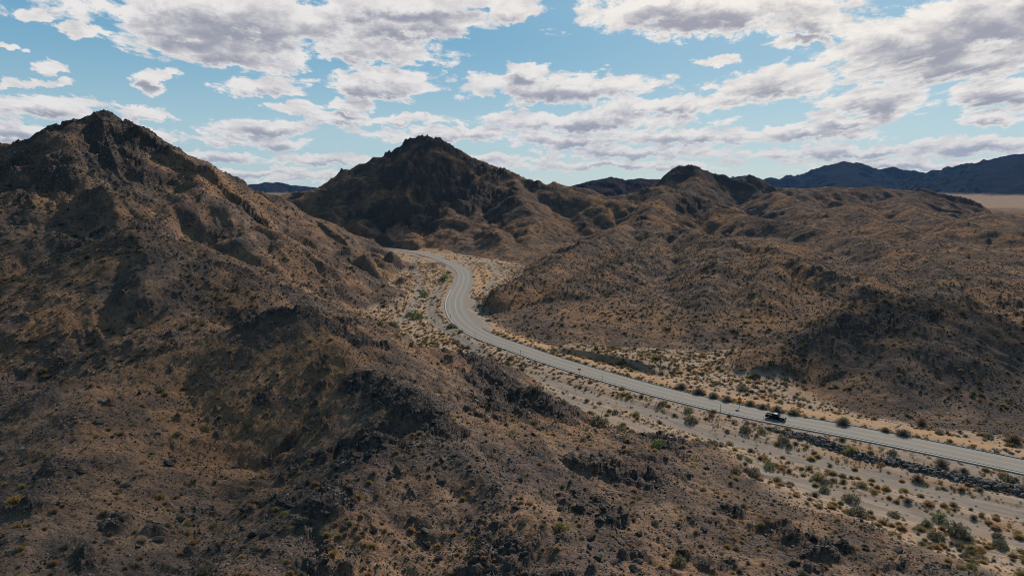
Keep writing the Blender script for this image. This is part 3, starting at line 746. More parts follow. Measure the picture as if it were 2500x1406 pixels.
# ------------------------------------------------------------------ stones
def tint_mat(name, rough=.9, transl=0, nscale=2.0):
    m, n, b = new_mat(name)
    a = n.attr('tint', 'Color'); geo = n.n.new('ShaderNodeNewGeometry')
    c = n.mix(n.mr(n.noise(geo.outputs['Position'], nscale, 4, .65), .3, .7, 0, .5), a, (.6, .6, .6), 'MULTIPLY')
    oi = n.n.new('ShaderNodeObjectInfo')
    n.link(n.mix(n.m('MULTIPLY', oi.outputs['Random'], .45), c, n.mix(1.0, c, (1.45, 1.25, 1.0), 'MULTIPLY')), b.inputs['Base Color'])
    b.inputs['Roughness'].default_value = rough
    if transl:
        out = [x for x in n.n if x.type == 'OUTPUT_MATERIAL'][0]
        tr = n.n.new('ShaderNodeBsdfTranslucent'); n.link(c, tr.inputs[0])
        ms = n.n.new('ShaderNodeMixShader'); ms.inputs[0].default_value = transl
        n.link(b.outputs[0], ms.inputs[1]); n.link(tr.outputs[0], ms.inputs[2]); n.link(ms.outputs[0], out.inputs[0])
    return m
M_stone = tint_mat('broken_stone', .85)
M_leaf = tint_mat('dry_foliage', .9, .35, 3.0)
def ico(sub):
    bm = bmesh.new(); bmesh.ops.create_icosphere(bm, subdivisions=sub, radius=1)
    V = np.array([v.co[:] for v in bm.verts]); Fc = np.array([[v.index for v in f.verts] for f in bm.faces]); bm.free(); return V, Fc
ICO = {k: ico(k) for k in (1, 2, 3)}
def angular(sub, seed, flat=(1, 1, .75), nplanes=14):
    g = np.random.default_rng(seed); V, Fc = ICO[sub]
    n = g.normal(size=(nplanes, 3)); n /= np.linalg.norm(n, axis=1)[:, None]; d = g.uniform(.62, 1.0, nplanes)
    q = V@n.T; r = np.min(np.where(q > .08, d[None, :]/np.maximum(q, .08), 9), axis=1); r = np.minimum(r, 1.25)
    return V*r[:, None]*np.array(flat), Fc
def rotz(a): c, s_ = math.cos(a), math.sin(a); return np.array([[c, -s_, 0], [s_, c, 0], [0, 0, 1]])
def rot_rand(g, amt=.6):
    return np.array(Matrix.Rotation(g.uniform(0, 6.28), 3, 'Z') @ Matrix.Rotation(g.normal()*amt, 3, 'X') @ Matrix.Rotation(g.normal()*amt, 3, 'Y'))
def tint_attr(c, n): return {'tint': ('FLOAT_COLOR', np.tile(np.array([c[0], c[1], c[2], 1.0]), (n, 1)))}
STONES = []
for k in range(10):
    V, Fc = angular(2, 100+k, (1, .75+.04*k, .62+.03*(k % 4)))
    g_ = .060+.020*(k % 4)
    STONES.append(mesh_np('stone', V, Fc, M_stone, False, None, tint_attr((g_, g_*.93, g_*.92), len(V)), link=False))
SV = [angular(1, 200+k, (1, .75, .55), 9) for k in range(16)]
HROCK = []
for k in range(12):
    V, Fc = angular(3, 700+k, (1, .6+.05*(k % 5), .55), 8)
    V = V*(1+.16*cells(V[:, 0]*2+k, V[:, 1]*2+V[:, 2]*1.3, .55, 31+k, .8))[:, None]; g_ = .040+.012*(k % 4)
    HROCK.append(mesh_np('rock', V, Fc, M_stone, False, None, tint_attr((g_, g_*.90, g_*.82), len(V)), link=False))
def merged(name, items, mat, lab, cat, kind='stuff'):
    """items: (V, F, M3, loc, scale, tint) merged into one mesh"""
    Vs = []; Fs = []; T = []; off = 0
    for V, Fc, Mx, loc, sc_, t in items:
        Vs.append((V*sc_)@Mx.T+loc); Fs.append(Fc+off); off += len(V); T.append(np.tile(np.array([t[0], t[1], t[2], 1.]), (len(V), 1)))
    o = mesh_np(name, np.vstack(Vs), np.vstack(Fs), mat, False, None, {'tint': ('FLOAT_COLOR', np.vstack(T))})
    return tag(o, lab, cat, kind=kind)

g = np.random.default_rng(11)
# rock berm beside the wash
berm = smooth_line([plane(*p) for p in [(1868,1047),(1905,1058),(1960,1069),(2030,1090),(2110,1117),(2200,1134),(2290,1156),(2380,1176),(2500,1204),(2620,1236)]], 3)
bt = np.gradient(berm, axis=0); bt /= np.linalg.norm(bt, axis=1)[:, None]
items = []
for i in range(2600):
    f = g.uniform(0, len(berm)-1.01); i0 = int(f); c = berm[i0]*(1-(f-i0))+berm[i0+1]*(f-i0); fr = f/len(berm)
    hw = .7+1.9*ss(np.array(fr), .03, .22); o_ = g.normal()*hw*.5; o_ = np.clip(o_, -hw, hw)
    nrm = np.array([-bt[i0][1], bt[i0][0]]); x, y = c+nrm*o_
    size = g.choice([.28, .36, .46, .6, .8], p=[.3, .3, .22, .13, .05])*(.8+.4*fr+.15*g.random())
    z = float(hz(np.array([x]), np.array([y]))[0])+max(0, (1-(abs(o_)/hw)**2))*.65*ss(np.array(fr), .05, .25)*g.uniform(.1, 1)
    items.append((size, x, y, z, i))
items.sort(key=lambda t: -t[0]*(1/np.hypot(t[1], t[2])))
vis = [it for it in items if project(it[1], it[2], it[3])[0] < 2500]
ind = set(id(t) for t in vis[:290])
zone_b = [(2060, 'dark angular stone in the thin upper end of the rock berm below the truck'),
          (2200, 'dark angular stone in the rock berm between the truck and the big grey bush'),
          (2340, 'dark angular stone in the middle of the rock berm below the big grey bush'),
          (2600, 'dark angular stone in the lower right end of the rock berm at the picture edge')]
rest = []
for it in items:
    size, x, y, z, i = it
    if id(it) in ind:
        o = bpy.data.objects.new('boulder', STONES[i % 10]); col.objects.link(o)
        o.location = (x, y, z+size*.15); o.scale = (size, size, size); o.rotation_euler = (g.normal()*.5, g.normal()*.5, g.uniform(0, 6.28))
        pxx = project(x, y, z)[0]; lab = next(l for lim, l in zone_b if pxx < lim or lim == 2600)
        tag(o, lab, 'boulder', lab.replace('stone', 'stones'))
    else:
        V, Fc = SV[i % 16]; t = g.uniform(.06, .15); rest.append((V, Fc, rot_rand(g), np.array([x, y, z+size*.1]), size, (t, t*.98, t*1.04)))
merged('riprap', rest, M_stone, 'smaller dark stones filling the long rock berm beside the wash', 'rubble')

# pale boulders on the far side of the road, right edge
for k, (px, py, sz) in enumerate([(2433,1103,1.1),(2452,1098,1.3),(2468,1106,.9),(2447,1110,.8),(2484,1102,1.0),(2425,1097,.6)]):
    X, Y, Z = hit(px, py); V, Fc = angular(3, 300+k, (1.2, .9, .7))
    o = mesh_np('boulder', V*sz*.7, Fc, M_stone, False, None, tint_attr((.28, .25, .22), len(V))); o.location = (X, Y, Z+.15); o.rotation_euler = (.1*k, .2, k)
    tag(o, ['pale boulder on the left of the pale cluster across the road at the right edge', 'largest pale boulder of the cluster across the road at the right edge', 'pale boulder between the largest one and the bush, right edge across the road',
            'small pale boulder in front of the pale cluster, right edge across the road', 'pale rounded boulder beside the golden shrub at the right edge across the road', 'smallest pale boulder at the left end of the cluster across the road'][k], 'boulder', 'pale boulders across the road at the right edge')

# loose rubble over the slopes (nobody could count it) and the larger rocks lying on the foreground hill
Mrock, Mfl, Mdr = M['rock'], M['floor'], M['droad']
def scatter(n, r0, r1, power, azr=R(41)):
    u = g.random(n); p = power
    r = (r0**p+(r1**p-r0**p)*u)**(1/p); a = g.uniform(-azr, azr, n)
    return r*np.sin(a), r*np.cos(a), r
x, y, r = scatter(150000, 85, 620, .75)
v = visible(x, y, .4); x, y, r = x[v], y[v], r[v]
rk = lookup(Mrock, x, y); fl = lookup(Mfl, x, y); dr = lookup(Mdr, x, y)
cl = fbm(x, y, 16, 3, seed=81)
keep = (g.random(len(x)) < (.22+.55*ss(cl, -.05, .35)+.6*rk)*(1-.93*fl)) & (dr > 11)
x, y, r, rk, fl = x[keep][:46000], y[keep][:46000], r[keep][:46000], rk[keep][:46000], fl[keep][:46000]
z = hz(x, y); big = []; items = []
for i in range(len(x)):
    size = .10+.085*g.pareto(2.6)*(1+.8*rk[i])+r[i]*.0006; size = min(size, .8)
    t = g.uniform(.03, .10) if g.random() < .80 else g.uniform(.14, .26)
    if size > .34 and r[i] < 240 and fl[i] < .5: big.append((size/r[i], size, x[i], y[i], z[i], i)); 
    items.append((size, i, t))
big.sort(reverse=True); bigset = {b[5] for b in big[:200]}
merged('rubble', [(SV[i % 16][0], SV[i % 16][1], rot_rand(g), np.array([x[i], y[i], z[i]+s_*.15]), s_, (t, t*.93, t*.86)) for s_, i, t in items if i not in bigset],
       M_stone, 'loose stones and rubble strewn over the hill slopes', 'rubble')
for _, s_, X, Y, Z, i in big[:200]:
    px, py, _d = project(X, Y, Z)
    if not (0 <= px < 2500 and 0 <= py < 1406): continue
    o = bpy.data.objects.new('rock', HROCK[i % 12]); col.objects.link(o)
    o.location = (X, Y, Z+s_*.05); k = s_*1.2; o.scale = (k, k, k); o.rotation_euler = (g.normal()*.4, g.normal()*.4, g.uniform(0, 6.28))
    zl = ('on the shaded left slope of the foreground hill' if px < 700 else 'on the shaded side of the foreground ridge' if px < 1100 and py > 1000 else 'near the top of the foreground ridge' if py < 950 and px < 1200 else
          'on the sunlit right slope of the foreground hill' if py > 1000 and px < 1700 else 'low on the slope at the bottom right of the foreground hill' if py > 1100 else 'on the hill flank facing the road')
    sz = 'small' if s_ < .5 else 'medium' if s_ < .7 else 'large'
    lab = f'{sz} dark angular rock {zl}'; tag(o, lab, 'rock', lab.replace('rock', 'rocks'))

# ------------------------------------------------------------------ shrubs
def blades(g, n, w_, h_, kind):
    """leafy clump: many small triangles; returns V, F, tint"""
    V = []; T = []
    for i in range(n):
        a = g.uniform(0, 6.283); 
        if kind == 'dome':       # dense rounded clump of fine stems
            e = math.acos(g.uniform(.0, 1)); d = np.array([math.sin(e)*math.cos(a), math.sin(e)*math.sin(a), math.cos(e)])
            rr = g.uniform(.62, 1.05); p = d*rr*np.array([w_, w_, h_]); q = d*(rr-.45)*np.array([w_, w_, h_])
            wd = np.cross(d, g.normal(size=3)); wd /= np.linalg.norm(wd)+1e-6; wd *= g.uniform(.03, .075)*w_*1.2
            V += [q-wd, q+wd, p]; c = g.uniform(.75, 1.2); T += [c*.72, c*.72, c]
        elif kind == 'leafy':    # open green crown: leaf tufts on leaning stems
            e = math.acos(g.uniform(.0, 1)); d = np.array([math.sin(e)*math.cos(a), math.sin(e)*math.sin(a), math.cos(e)])
            rr = g.uniform(.45, 1.0)**.7*(1+.18*math.sin(3*a+g.random())); p = d*rr*np.array([w_, w_, h_])
            s_ = g.uniform(.06, .13)*w_; A = g.normal(size=3)*s_; B = g.normal(size=3)*s_+np.array([0, 0, s_])
            V += [p, p+A, p+B]; c = g.uniform(.6, 1.35); T += [c]*3
        else:                    # bare twigs
            e = g.uniform(.05, 1.25); d = np.array([math.sin(e)*math.cos(a), math.sin(e)*math.sin(a), math.cos(e)])
            r0 = g.uniform(0, .7); p = d*g.uniform(.7, 1.05)*np.array([w_, w_, h_])+g.normal(size=3)*.06*w_; q = d*r0*np.array([w_, w_, h_])
            wd = np.cross(d, g.normal(size=3)); wd /= np.linalg.norm(wd)+1e-6; wd *= .028*w_
            V += [q-wd, q+wd, p]; c = g.uniform(.7, 1.3); T += [c]*3
    V = np.array(V); return V, np.arange(len(V)).reshape(-1, 3), np.array(T)
def stems(g, n, w_, h_):
    V = []; T = []
    for i in range(n):
        a = g.uniform(0, 6.28); e = g.uniform(.1, .9); d = np.array([math.sin(e)*math.cos(a), math.sin(e)*math.sin(a), math.cos(e)])
        p = d*np.array([w_, w_, h_])*.85; wd = np.array([math.sin(a), -math.cos(a), 0])*.035*w_
        V += [-wd, wd, p]; T += [1.]*3
    return np.array(V), np.arange(len(V)).reshape(-1, 3), np.array(T)
def shrub_mesh(kind, seed, n, w_, h_, colr):
    g_ = np.random.default_rng(seed); V, Fc, T = blades(g_, n, w_, h_, kind)
    C_ = np.concatenate([T[:, None]*np.array(colr)[None, :], np.ones((len(T), 1))], 1)
    if kind != 'dome':
        V2, F2, T2 = stems(g_, 26, w_, h_); V = np.vstack([V, V2]); Fc = np.vstack([Fc, F2+len(T)])
        C_ = np.vstack([C_, np.tile([.10, .08, .065, 1], (len(T2), 1))])
    return mesh_np('shrub', V, Fc, M_leaf, False, None, {'tint': ('FLOAT_COLOR', C_)}, link=False)
GREEN = [shrub_mesh('leafy', 400+k, 620, 1, .95, c) for k, c in enumerate([(.17, .165, .095), (.15, .145, .095), (.25, .23, .09), (.16, .155, .11)])]
BRIGHT = [shrub_mesh('leafy', 420, 620, 1, 1.05, (.16, .22, .09))]
GOLD = [shrub_mesh('dome', 440+k, 420, 1, .85, c) for k, c in enumerate([(.52, .36, .15), (.46, .31, .14), (.40, .33, .15), (.48, .29, .16)])]
GREY = [shrub_mesh('twig', 460+k, 380, 1, .85, c) for k, c in enumerate([(.24, .20, .155), (.20, .175, .14), (.28, .20, .14), (.21, .195, .13)])]
placed = []
def put(name, me, X, Y, Z, s_, lab, cat, grp=None, sz=1):
    o = bpy.data.objects.new(name, me); col.objects.link(o); o.location = (X, Y, Z-.04); o.scale = (s_, s_*g.uniform(.85, 1.15), s_*sz*g.uniform(.85, 1.15))
    o.rotation_euler = (0, 0, g.uniform(0, 6.28)); tag(o, lab, cat, grp); placed.append((X, Y, s_)); return o
G_CRE = 'green creosote bushes on the valley floor'
NOTABLE = [  # px, py of base, width in px, mesh, name, label
 (1878,1143,34,BRIGHT[0],'creosote_bush','bright green feathery bush standing alone on the pale wash below the truck'),
 (1681,1004,28,GREEN[2],'creosote_bush','yellow green bush on the roadside bank just left of the tall marker post'),
 (1617,989,24,GREEN[0],'creosote_bush','green bush on the roadside bank, second left of the tall marker post'),
 (1737,1016,17,GREEN[1],'creosote_bush','small round olive bush on the bank to the right of the tall marker post'),
 (1688,1031,36,GREEN[3],'creosote_bush','low wide dark bush in the wash below the yellow green bush'),
 (1824,1033,16,GREEN[2],'creosote_bush','small yellow green bush left of the top end of the rock berm'),
 (1821,1052,34,GREEN[3],'creosote_bush','wide grey green bush in front of the upper end of the rock berm'),
 (1842,1037,14,GREEN[1],'creosote_bush','small dark round bush below the thin post behind the truck'),
 (1860,1056,24,GREEN[0],'creosote_bush','green bush touching the first stones of the rock berm'),
 (1797,1153,30,GREEN[0],'creosote_bush','olive bush, left one of the pair at the foot of the foreground hill'),
 (1838,1163,46,GREEN[1],'creosote_bush','wide olive bush, right one of the pair at the foreground hill foot'),
 (1898,1178,36,GREY[3],'burrobush','pale grey green bush at the hill foot below the bright green bush'),
 (2013,1200,30,GREEN[0],'creosote_bush','tall olive bush in the wash left of the round dark bush'),
 (2104,1187,32,GREEN[2],'creosote_bush','yellow green bush in the wash just below the middle of the rock berm'),
 (2078,1222,42,GREEN[1],'creosote_bush','round dark olive bush in the open wash below the yellow green one'),
 (1990,1212,32,GREY[1],'burrobush','dark grey low bush left of the tall olive bush in the wash'),
 (2292,1270,42,BRIGHT[0],'creosote_bush','pale green spreading bush in the lower right part of the wash'),
 (2262,1283,32,GREEN[0],'creosote_bush','olive bush beside the pale green spreading bush, lower right'),
 (2335,1303,60,GREEN[3],'creosote_bush','widest grey green bush near the lower right corner of the wash'),
 (2363,1318,42,GREY[3],'burrobush','grey bush at the right end of the widest grey green bush'),
 (2443,1335,40,GREEN[3],'creosote_bush','sage green bush nearest the lower right corner'),
 (1461,1038,50,GREEN[1],'creosote_bush','wide feathery green bush where the foreground hill meets the wash'),
 (1517,1054,26,GREEN[3],'creosote_bush','round grey green bush on bare sand right of the wide feathery bush'),
 (1552,1015,26,GREEN[2],'creosote_bush','green bush among dry twigs in the wash'),
 (1502,1008,20,GREEN[0],'creosote_bush','small green bush in the wash above the wide feathery bush'),
 (1375,986,26,GREEN[0],'creosote_bush','green bush in the wash beside the rocky ridge end'),
 (1312,953,30,GREEN[3],'creosote_bush','dark green bush at the foot of the rocky ridge near the dirt track'),
 (1608,1092,40,BRIGHT[0],'creosote_bush','bright green bush growing on top of the dark rock outcrop'),
 (1018,777,36,BRIGHT[0],'creosote_bush','dark green spreading bush between the left hill and the dirt track'),
 (1000,772,26,GREEN[0],'creosote_bush','green bush adjoining the dark green spreading bush by the dirt track'),
 (1036,724,26,BRIGHT[0],'creosote_bush','green bush where the narrow side track ends in the far valley'),
 (1086,682,20,BRIGHT[0],'creosote_bush','dark green bush inside the far bend of the road'),
 (1096,668,14,GREEN[0],'creosote_bush','smaller green bush right of the dark green bush inside the far bend'),
 (961,798,26,GREEN[0],'creosote_bush','olive bush on sand at the foot of the left hill'),
 (1102,800,26,GREEN[3],'creosote_bush','grey green bush between the dirt track and the road bend'),
 (1124,812,16,GREEN[0],'creosote_bush','small green bush between the dirt track and the first marker post'),
 (1219,856,15,GREEN[0],'creosote_bush','round green bush on the bank beneath the road between two marker posts'),
 (1516,887,26,GREEN[0],'creosote_bush','green bush on the sand beyond the road near the dark stream bank'),
 (1352,858,20,GREEN[1],'creosote_bush','dark bush beyond the road near the start of the dark stream bank'),
 (1845,918,24,GREEN[1],'creosote_bush','dark green bush on the pale sand against the dark right hill'),
 (1905,982,17,GREEN[2],'creosote_bush','round yellow olive bush alone on the sand beyond the truck'),
 (1968,1021,15,GREEN[2],'creosote_bush','small yellow green bush at the far kerb right of the truck'),
 (1664,949,40,GREY[1],'burrobush','dark bare twiggy bush at the far kerb left of the orange diamond sign'),
 (1706,962,44,GREY[0],'burrobush','grey bare twiggy bush at the far kerb, second left of the diamond sign'),
 (1742,972,36,GREY[3],'burrobush','grey twiggy bush at the far kerb, just left of the diamond sign'),
 (1775,980,40,GREY[0],'burrobush','tangled grey bush behind the orange diamond sign'),
 (1832,990,40,GREY[1],'burrobush','tangled grey bush between the diamond sign and the truck'),
 (1862,998,34,GREY[0],'burrobush','bare grey bush with forked branches behind the truck'),
 (1898,1006,44,GREY[1],'burrobush','grey bush directly beyond the truck'),
 (1938,1013,44,GREY[3],'burrobush','grey golden bush ahead of the truck at the far kerb'),
 (2058,1038,50,GREY[3],'burrobush','large dark green grey bush at the far kerb ahead of the truck'),
 (2162,1055,34,GREY[1],'burrobush','dark grey bush at the far kerb, left of a pair'),
 (2205,1064,54,GREY[1],'burrobush','wide dark grey bush at the far kerb, right of a pair'),
 (2298,1138,56,GREY[0],'burrobush','big grey bush on the gravel bank between road and rock berm'),
 (2476,1080,60,GREY[2],'burrobush','big brown grey bush across the road at the right edge'),
 (2250,1037,46,GREY[2],'burrobush','reddish bare bush at the foot of the dark right hill'),
 (1232,1002,18,GREY[1],'burrobush','small dark bush behind the ridge in the gravel of the wash'),
 (1455,1222,26,GREY[0],'ocotillo_shrub','tall thin grey shrub with upright stems on the sunlit foreground slope'),
 (2240,1175,44,GREY[2],'burrobush','reddish brown twiggy bush at the lower side of the rock berm'),
]
for px, py, wpx, me, nm, lab in NOTABLE:
    X, Y, Z = hit(px, py); zc = project(X, Y, Z)[2]
    put(nm, me, X, Y, Z, wpx*zc/F/2*(1.05 if nm == 'burrobush' else .92), lab, 'bush' if nm != 'ocotillo_shrub' else 'shrub', None, 1.7 if nm == 'ocotillo_shrub' else 1.0)
# lines and fields of small shrubs
def zone_name(px, py, dr_, sd_, fl_):
    if dr_ < 17 and py > 800: return 'along the far edge of the road' if sd_ < 0 else 'on the bank between road and wash'
    if fl_ > .5:
        if py < 800: return 'on the sandy floor of the far valley' if px < 1130 else 'on the sand outside the far bend'
        if sd_ < 0: return 'on the sand between the road and the right hills'
        return 'in the wash left of the truck' if px < 1850 else 'in the wash right of the truck' if py < 1240 else 'in the wash near the lower right corner'
    if py < 760: return 'on a distant hillside'
    return 'on the shaded foreground slope' if px < 800 else 'on the sunlit foreground slope' if py > 950 and sd_ > 0 else 'on the lower slope of the right hills' if sd_ < 0 else 'on the ridge beside the wash'
Mside = M['side']
def far_enough(X, Y, s_):
    return all((X-a)**2+(Y-b)**2 > (.75*(s_+c))**2 for a, b, c in placed)
# gold line at the far kerb and rows
cand = []
for px in np.linspace(1440, 1660, 26): cand.append((px+g.normal()*3, 0, 'line'))
RD = road_pts; RT = np.gradient(RD, axis=0); RT /= np.linalg.norm(RT, axis=1)[:, None]; RN = np.stack([-RT[:, 1], RT[:, 0]], -1)
x, y, r = scatter(85000, 100, 640, .9)
q = g.integers(0, i_far+8, 1300); of_ = -g.uniform(6.4, 10.5, 1300); x = np.concatenate([x, RD[q, 0]+RN[q, 0]*of_]); y = np.concatenate([y, RD[q, 1]+RN[q, 1]*of_+g.normal(size=1300)*.5]); r = np.hypot(x, y)
v = visible(x, y, .6); x, y, r = x[v], y[v], r[v]
fl = lookup(Mfl, x, y); dr = lookup(Mdr, x, y); sd_ = lookup(Mside, x, y); rk = lookup(Mrock, x, y)
sdens = fbm(x, y, 25, 3, seed=91)
px, py, _ = project(x, y, hz(x, y))
trk = lookup(track, x, y)
p = np.where(fl > .5, 1.1+1.3*ss(sdens, -.1, .4), .16+.25*ss(sdens, 0, .4)+.40*(r < 250))*(1-.9*(trk > .45))
kerbside = (dr > 6.2) & (dr < 9.5) & (sd_ < 0) & (px > 1150)
p = np.where(kerbside, 1.8, p); p = np.where((dr > 8.2) & (dr < 11.5) & (sd_ > 0) & (py < 830), 1.9, p)
orb = lookup(orange, x, y); p = np.where((orb > .5), p*.22, p)
ok = (dr > 6.3) & (g.random(len(x)) < p*.52) & (rk < .5) & (px > -40) & (px < 2540) & (py < 1440) & ~(lookup(M['pk'], x, y) > .3) & ~((dr < 8) & (py < 800))
x, y, r, fl, dr, sd_, px, py, kb = x[ok], y[ok], r[ok], fl[ok], dr[ok], sd_[ok], px[ok], py[ok], kerbside[ok]
z = hz(x, y)
S_ = np.clip(g.lognormal(-.58, .42, len(x)), .25, 1.5)*np.where(fl > .5, 1, .7)
order = np.argsort(-(S_/r)*np.where((px > 0) & (px < 2500) & (py < 1406), 1, .01))
kinds = []
for i in range(len(x)):
    u = g.random()
    if kb[i]: kinds.append('gold' if u < .7 else 'grey')
    elif fl[i] > .5: kinds.append('gold' if u < .58 else 'grey' if u < .93 else 'green')
    else: kinds.append('gold' if u < .52 else 'grey' if u < .95 else 'green')
cnt = {'gold': 0, 'grey': 0, 'green': 0}; lim = {'gold': 280, 'grey': 250, 'green': 60}
left = []; DP = []
for i in order:
    k = kinds[i]
    if S_[i] > .25 and cnt[k] < lim[k] and 0 < px[i] < 2500 and py[i] < 1406 and far_enough(x[i], y[i], S_[i]):
        cnt[k] += 1; zn = zone_name(px[i], py[i], dr[i], sd_[i], fl[i]); sz = 'small' if S_[i] < .5 else 'medium sized' if S_[i] < .85 else 'large'
        nm, cat, me, ad = {'gold': ('brittlebush', 'shrub', GOLD[i % 4], 'golden dome shaped shrub'), 'grey': ('burrobush', 'bush', GREY[i % 4], 'grey brown twiggy bush'), 'green': ('creosote_bush', 'bush', GREEN[i % 4], 'olive green bush')}[k]
        lab = f'{sz} {ad} {zn}'
        put(nm, me, x[i], y[i], z[i], S_[i]*(1.35 if k == 'green' else 1), lab, cat, lab.replace('bush', 'bushes').replace('shrub', 'shrubs'))
    else: left.append((x[i], y[i], z[i], S_[i], k, r[i]))
# scrub beyond counting: the remaining valley shrubs and the dots over all hillsides
TIN = {'gold': (.38, .27, .115), 'grey': (.19, .155, .115), 'green': (.12, .13, .07)}
LOD = {}
for k, kd in (('gold', 'dome'), ('grey', 'twig'), ('green', 'leafy')):
    for lv, n_ in ((0, 90), (1, 36), (2, 16)):
        for vv in range(4):
            g_ = np.random.default_rng(500+vv+lv*10); V, Fc, T = blades(g_, n_, 1, .85, 'dome' if lv else kd)
            if lv: 
                c0 = V.reshape(-1, 3, 3).mean(1, keepdims=True); V = ((V.reshape(-1, 3, 3)-c0)*np.array([1.6, 1.6, 1.2])*(1+.5*lv)+c0).reshape(-1, 3)
            LOD[k, lv, vv] = (V, Fc, T)
x, y, r = scatter(120000, 260, 1600, 1.15)
v = visible(x, y, .8); x, y, r = x[v], y[v], r[v]
fl = lookup(Mfl, x, y); dr = lookup(Mdr, x, y); rk = lookup(Mrock, x, y)
sdens = fbm(x, y, 60, 3, seed=93)
ok = (dr > 13) & (g.random(len(x)) < .35+.6*ss(sdens, -.15, .35)) & (rk < .6)
x, y, r = x[ok][:30000], y[ok][:30000], r[ok][:30000]; z = hz(x, y)
for i in range(len(x)):
    u = g.random(); left.append((x[i], y[i], z[i], float(np.clip(g.lognormal(-.45, .4), .3, 1.9)), 'grey' if u < .62 else 'green' if u < .8 else 'gold', r[i]))
Vs = []; Fs = []; Ts = []; off = 0
for i, (X, Y, Z, s_, k, r_) in enumerate(left):
    lv = 0 if r_ < 230 else 1 if r_ < 480 else 2
    V, Fc, T = LOD[k, lv, i % 4]; a = g.uniform(0, 6.28); s2 = s_*(1.3 if k == 'green' else 1)
    Vs.append((V*s2)@rotz(a).T+np.array([X, Y, Z-.05])); Fs.append(Fc+off); off += len(V)
    c = np.array(TIN[k])*g.uniform(.75, 1.2); Ts.append(np.concatenate([T[:, None]*c[None, :], np.ones((len(T), 1))], 1))
tag(mesh_np('scrub', np.vstack(Vs), np.vstack(Fs), M_leaf, False, None, {'tint': ('FLOAT_COLOR', np.vstack(Ts))}), 'low desert scrub dotted over the slopes and valley floor', 'scrub', kind='stuff')

# tumbleweed balls and dead branches on the near slope
for k, (px, py, wp, lab) in enumerate([(1180,1362,20,'pale orange round tumbleweed, left of the pair near the bottom centre'), (1208,1368,18,'pale orange round tumbleweed, right of the pair near the bottom centre'),
     (900,1403,24,'orange tumbleweed at the bottom edge left of the centre'), (1105,1400,22,'orange tumbleweed at the bottom edge beside the dead branches'), (940,1294,20,'pale tumbleweed in the dark hollow, left of two'), (958,1302,16,'smaller pale tumbleweed in the dark hollow, right of two'),
     (38,1226,56,'wide pale straw coloured shrub at the left edge of the foreground slope'), (390,1215,34,'pale straw coloured shrub on the shaded slope'), (440,1352,20,'pale tumbleweed among the dark rocks at the bottom left')]):
    X, Y, Z = hit(px, py); zc = project(X, Y, Z)[2]
    put('tumbleweed', GOLD[(3, 3, 3, 3, 3, 3, 0, 0, 3)[k]], X, Y, Z, wp*zc/F/2, lab, 'shrub', None, 1.0)
M_dead = plain('bleached_wood', (.20, .17, .145), .9, (.12, .10, .09))
def branches(px, py, spread, n, lab, seed):
    X, Y, Z = hit(px, py); t = empty('dead_branch', (X, Y, Z)); tag(t, lab, 'branch'); g_ = np.random.default_rng(seed)
    b = BM()
    for i in range(n):
        a = g_.uniform(0, 6.28); p = np.zeros(3); dr_ = np.array([math.cos(a), math.sin(a), 0]); r0 = .045
        for j in range(5):
            q = p+dr_*spread*g_.uniform(.14, .3); zz = float(hz(np.array([X+q[0]]), np.array([Y+q[1]]))[0])-Z; q[2] = zz+.10+.25*math.sin(j*.9+i)*g_.random()
            b.cyl(p, q, r0, r0*.75, 5); p = q.copy(); r0 *= .75; a += g_.normal()*.35; dr_ = np.array([math.cos(a), math.sin(a), 0])
    b.build('twig', M_dead, t)
branches(1200, 1388, 4.2, 26, 'bleached dead branches lying on the slope at the bottom centre', 5)
branches(1400, 838, 5.0, 5, 'pale fallen branch on the sand at the foot of the right hills', 6)

# ------------------------------------------------------------------ posts and signs
M_post = plain('weathered_post', (.055, .045, .04), .7, (.09, .075, .065))
M_steel = plain('galvanised_steel', (.20, .19, .18), .5, (.28, .27, .26), metal=.6)
M_orange = plain('amber_sign_sheeting', (.72, .27, .03), .5, (.62, .22, .02), spec=.4)
M_black = plain('black_sign_paint', (.02, .02, .02), .5)
M_wplate = plain('white_reflector', (.5, .5, .48), .5)
def road_frame(px, py):
    X, Y, Z = hit(px, py); d = np.hypot(RD[:, 0]-X, RD[:, 1]-Y); i = int(np.argmin(d)); t = RT[i]
    return X, Y, Z, math.atan2(t[1], t[0])
for px, py, h, lab in [(1086,747,2.2,'marker post at the near edge of the road bend, highest up the picture'), (1100,780,2.6,'marker post at the near edge of the bend, second from the top'),
      (1160,822,2.6,'dark marker post below the gravel pull-out'), (1271,870,2.7,'dark marker post left of the orange arrow sign'), (1470,934,3.0,'tall dark marker post right of the orange arrow sign'),
      (1759,1008,2.9,'tallest thin marker post, left of the truck and opposite the diamond sign'), (1499,941,1.4,'short thin stake right of the tall dark marker post'), (1376,906,1.2,'short thin stake left of the orange arrow sign'),
      (1864,1029,1.9,'thin stake at the near kerb just behind the truck'), (1164,664,2.2,'marker post outside the far bend of the road'), (2130,1096,1.1,'low thin stake on the near verge right of the truck'), (2440,1152,1.6,'thin stake on the near verge at the right edge')]:
    X, Y, Z, a = road_frame(px, py); t = empty('marker_post', (X, Y, Z), a); tag(t, lab, 'post', 'marker posts along the road')
    w_ = .055 if h > 2 else .03
    BM().box((0, 0, h/2-.2), (w_*2, w_*1.4, h+.4)).build('pole', M_post, t)
    if h > 2: BM().box((w_+.012, 0, h-.32), (.02, .24, .5)).build('marker_plate', M_post, t); BM().box((w_+.026, 0, h-.25), (.006, .10, .26)).build('reflector', M_wplate, t)
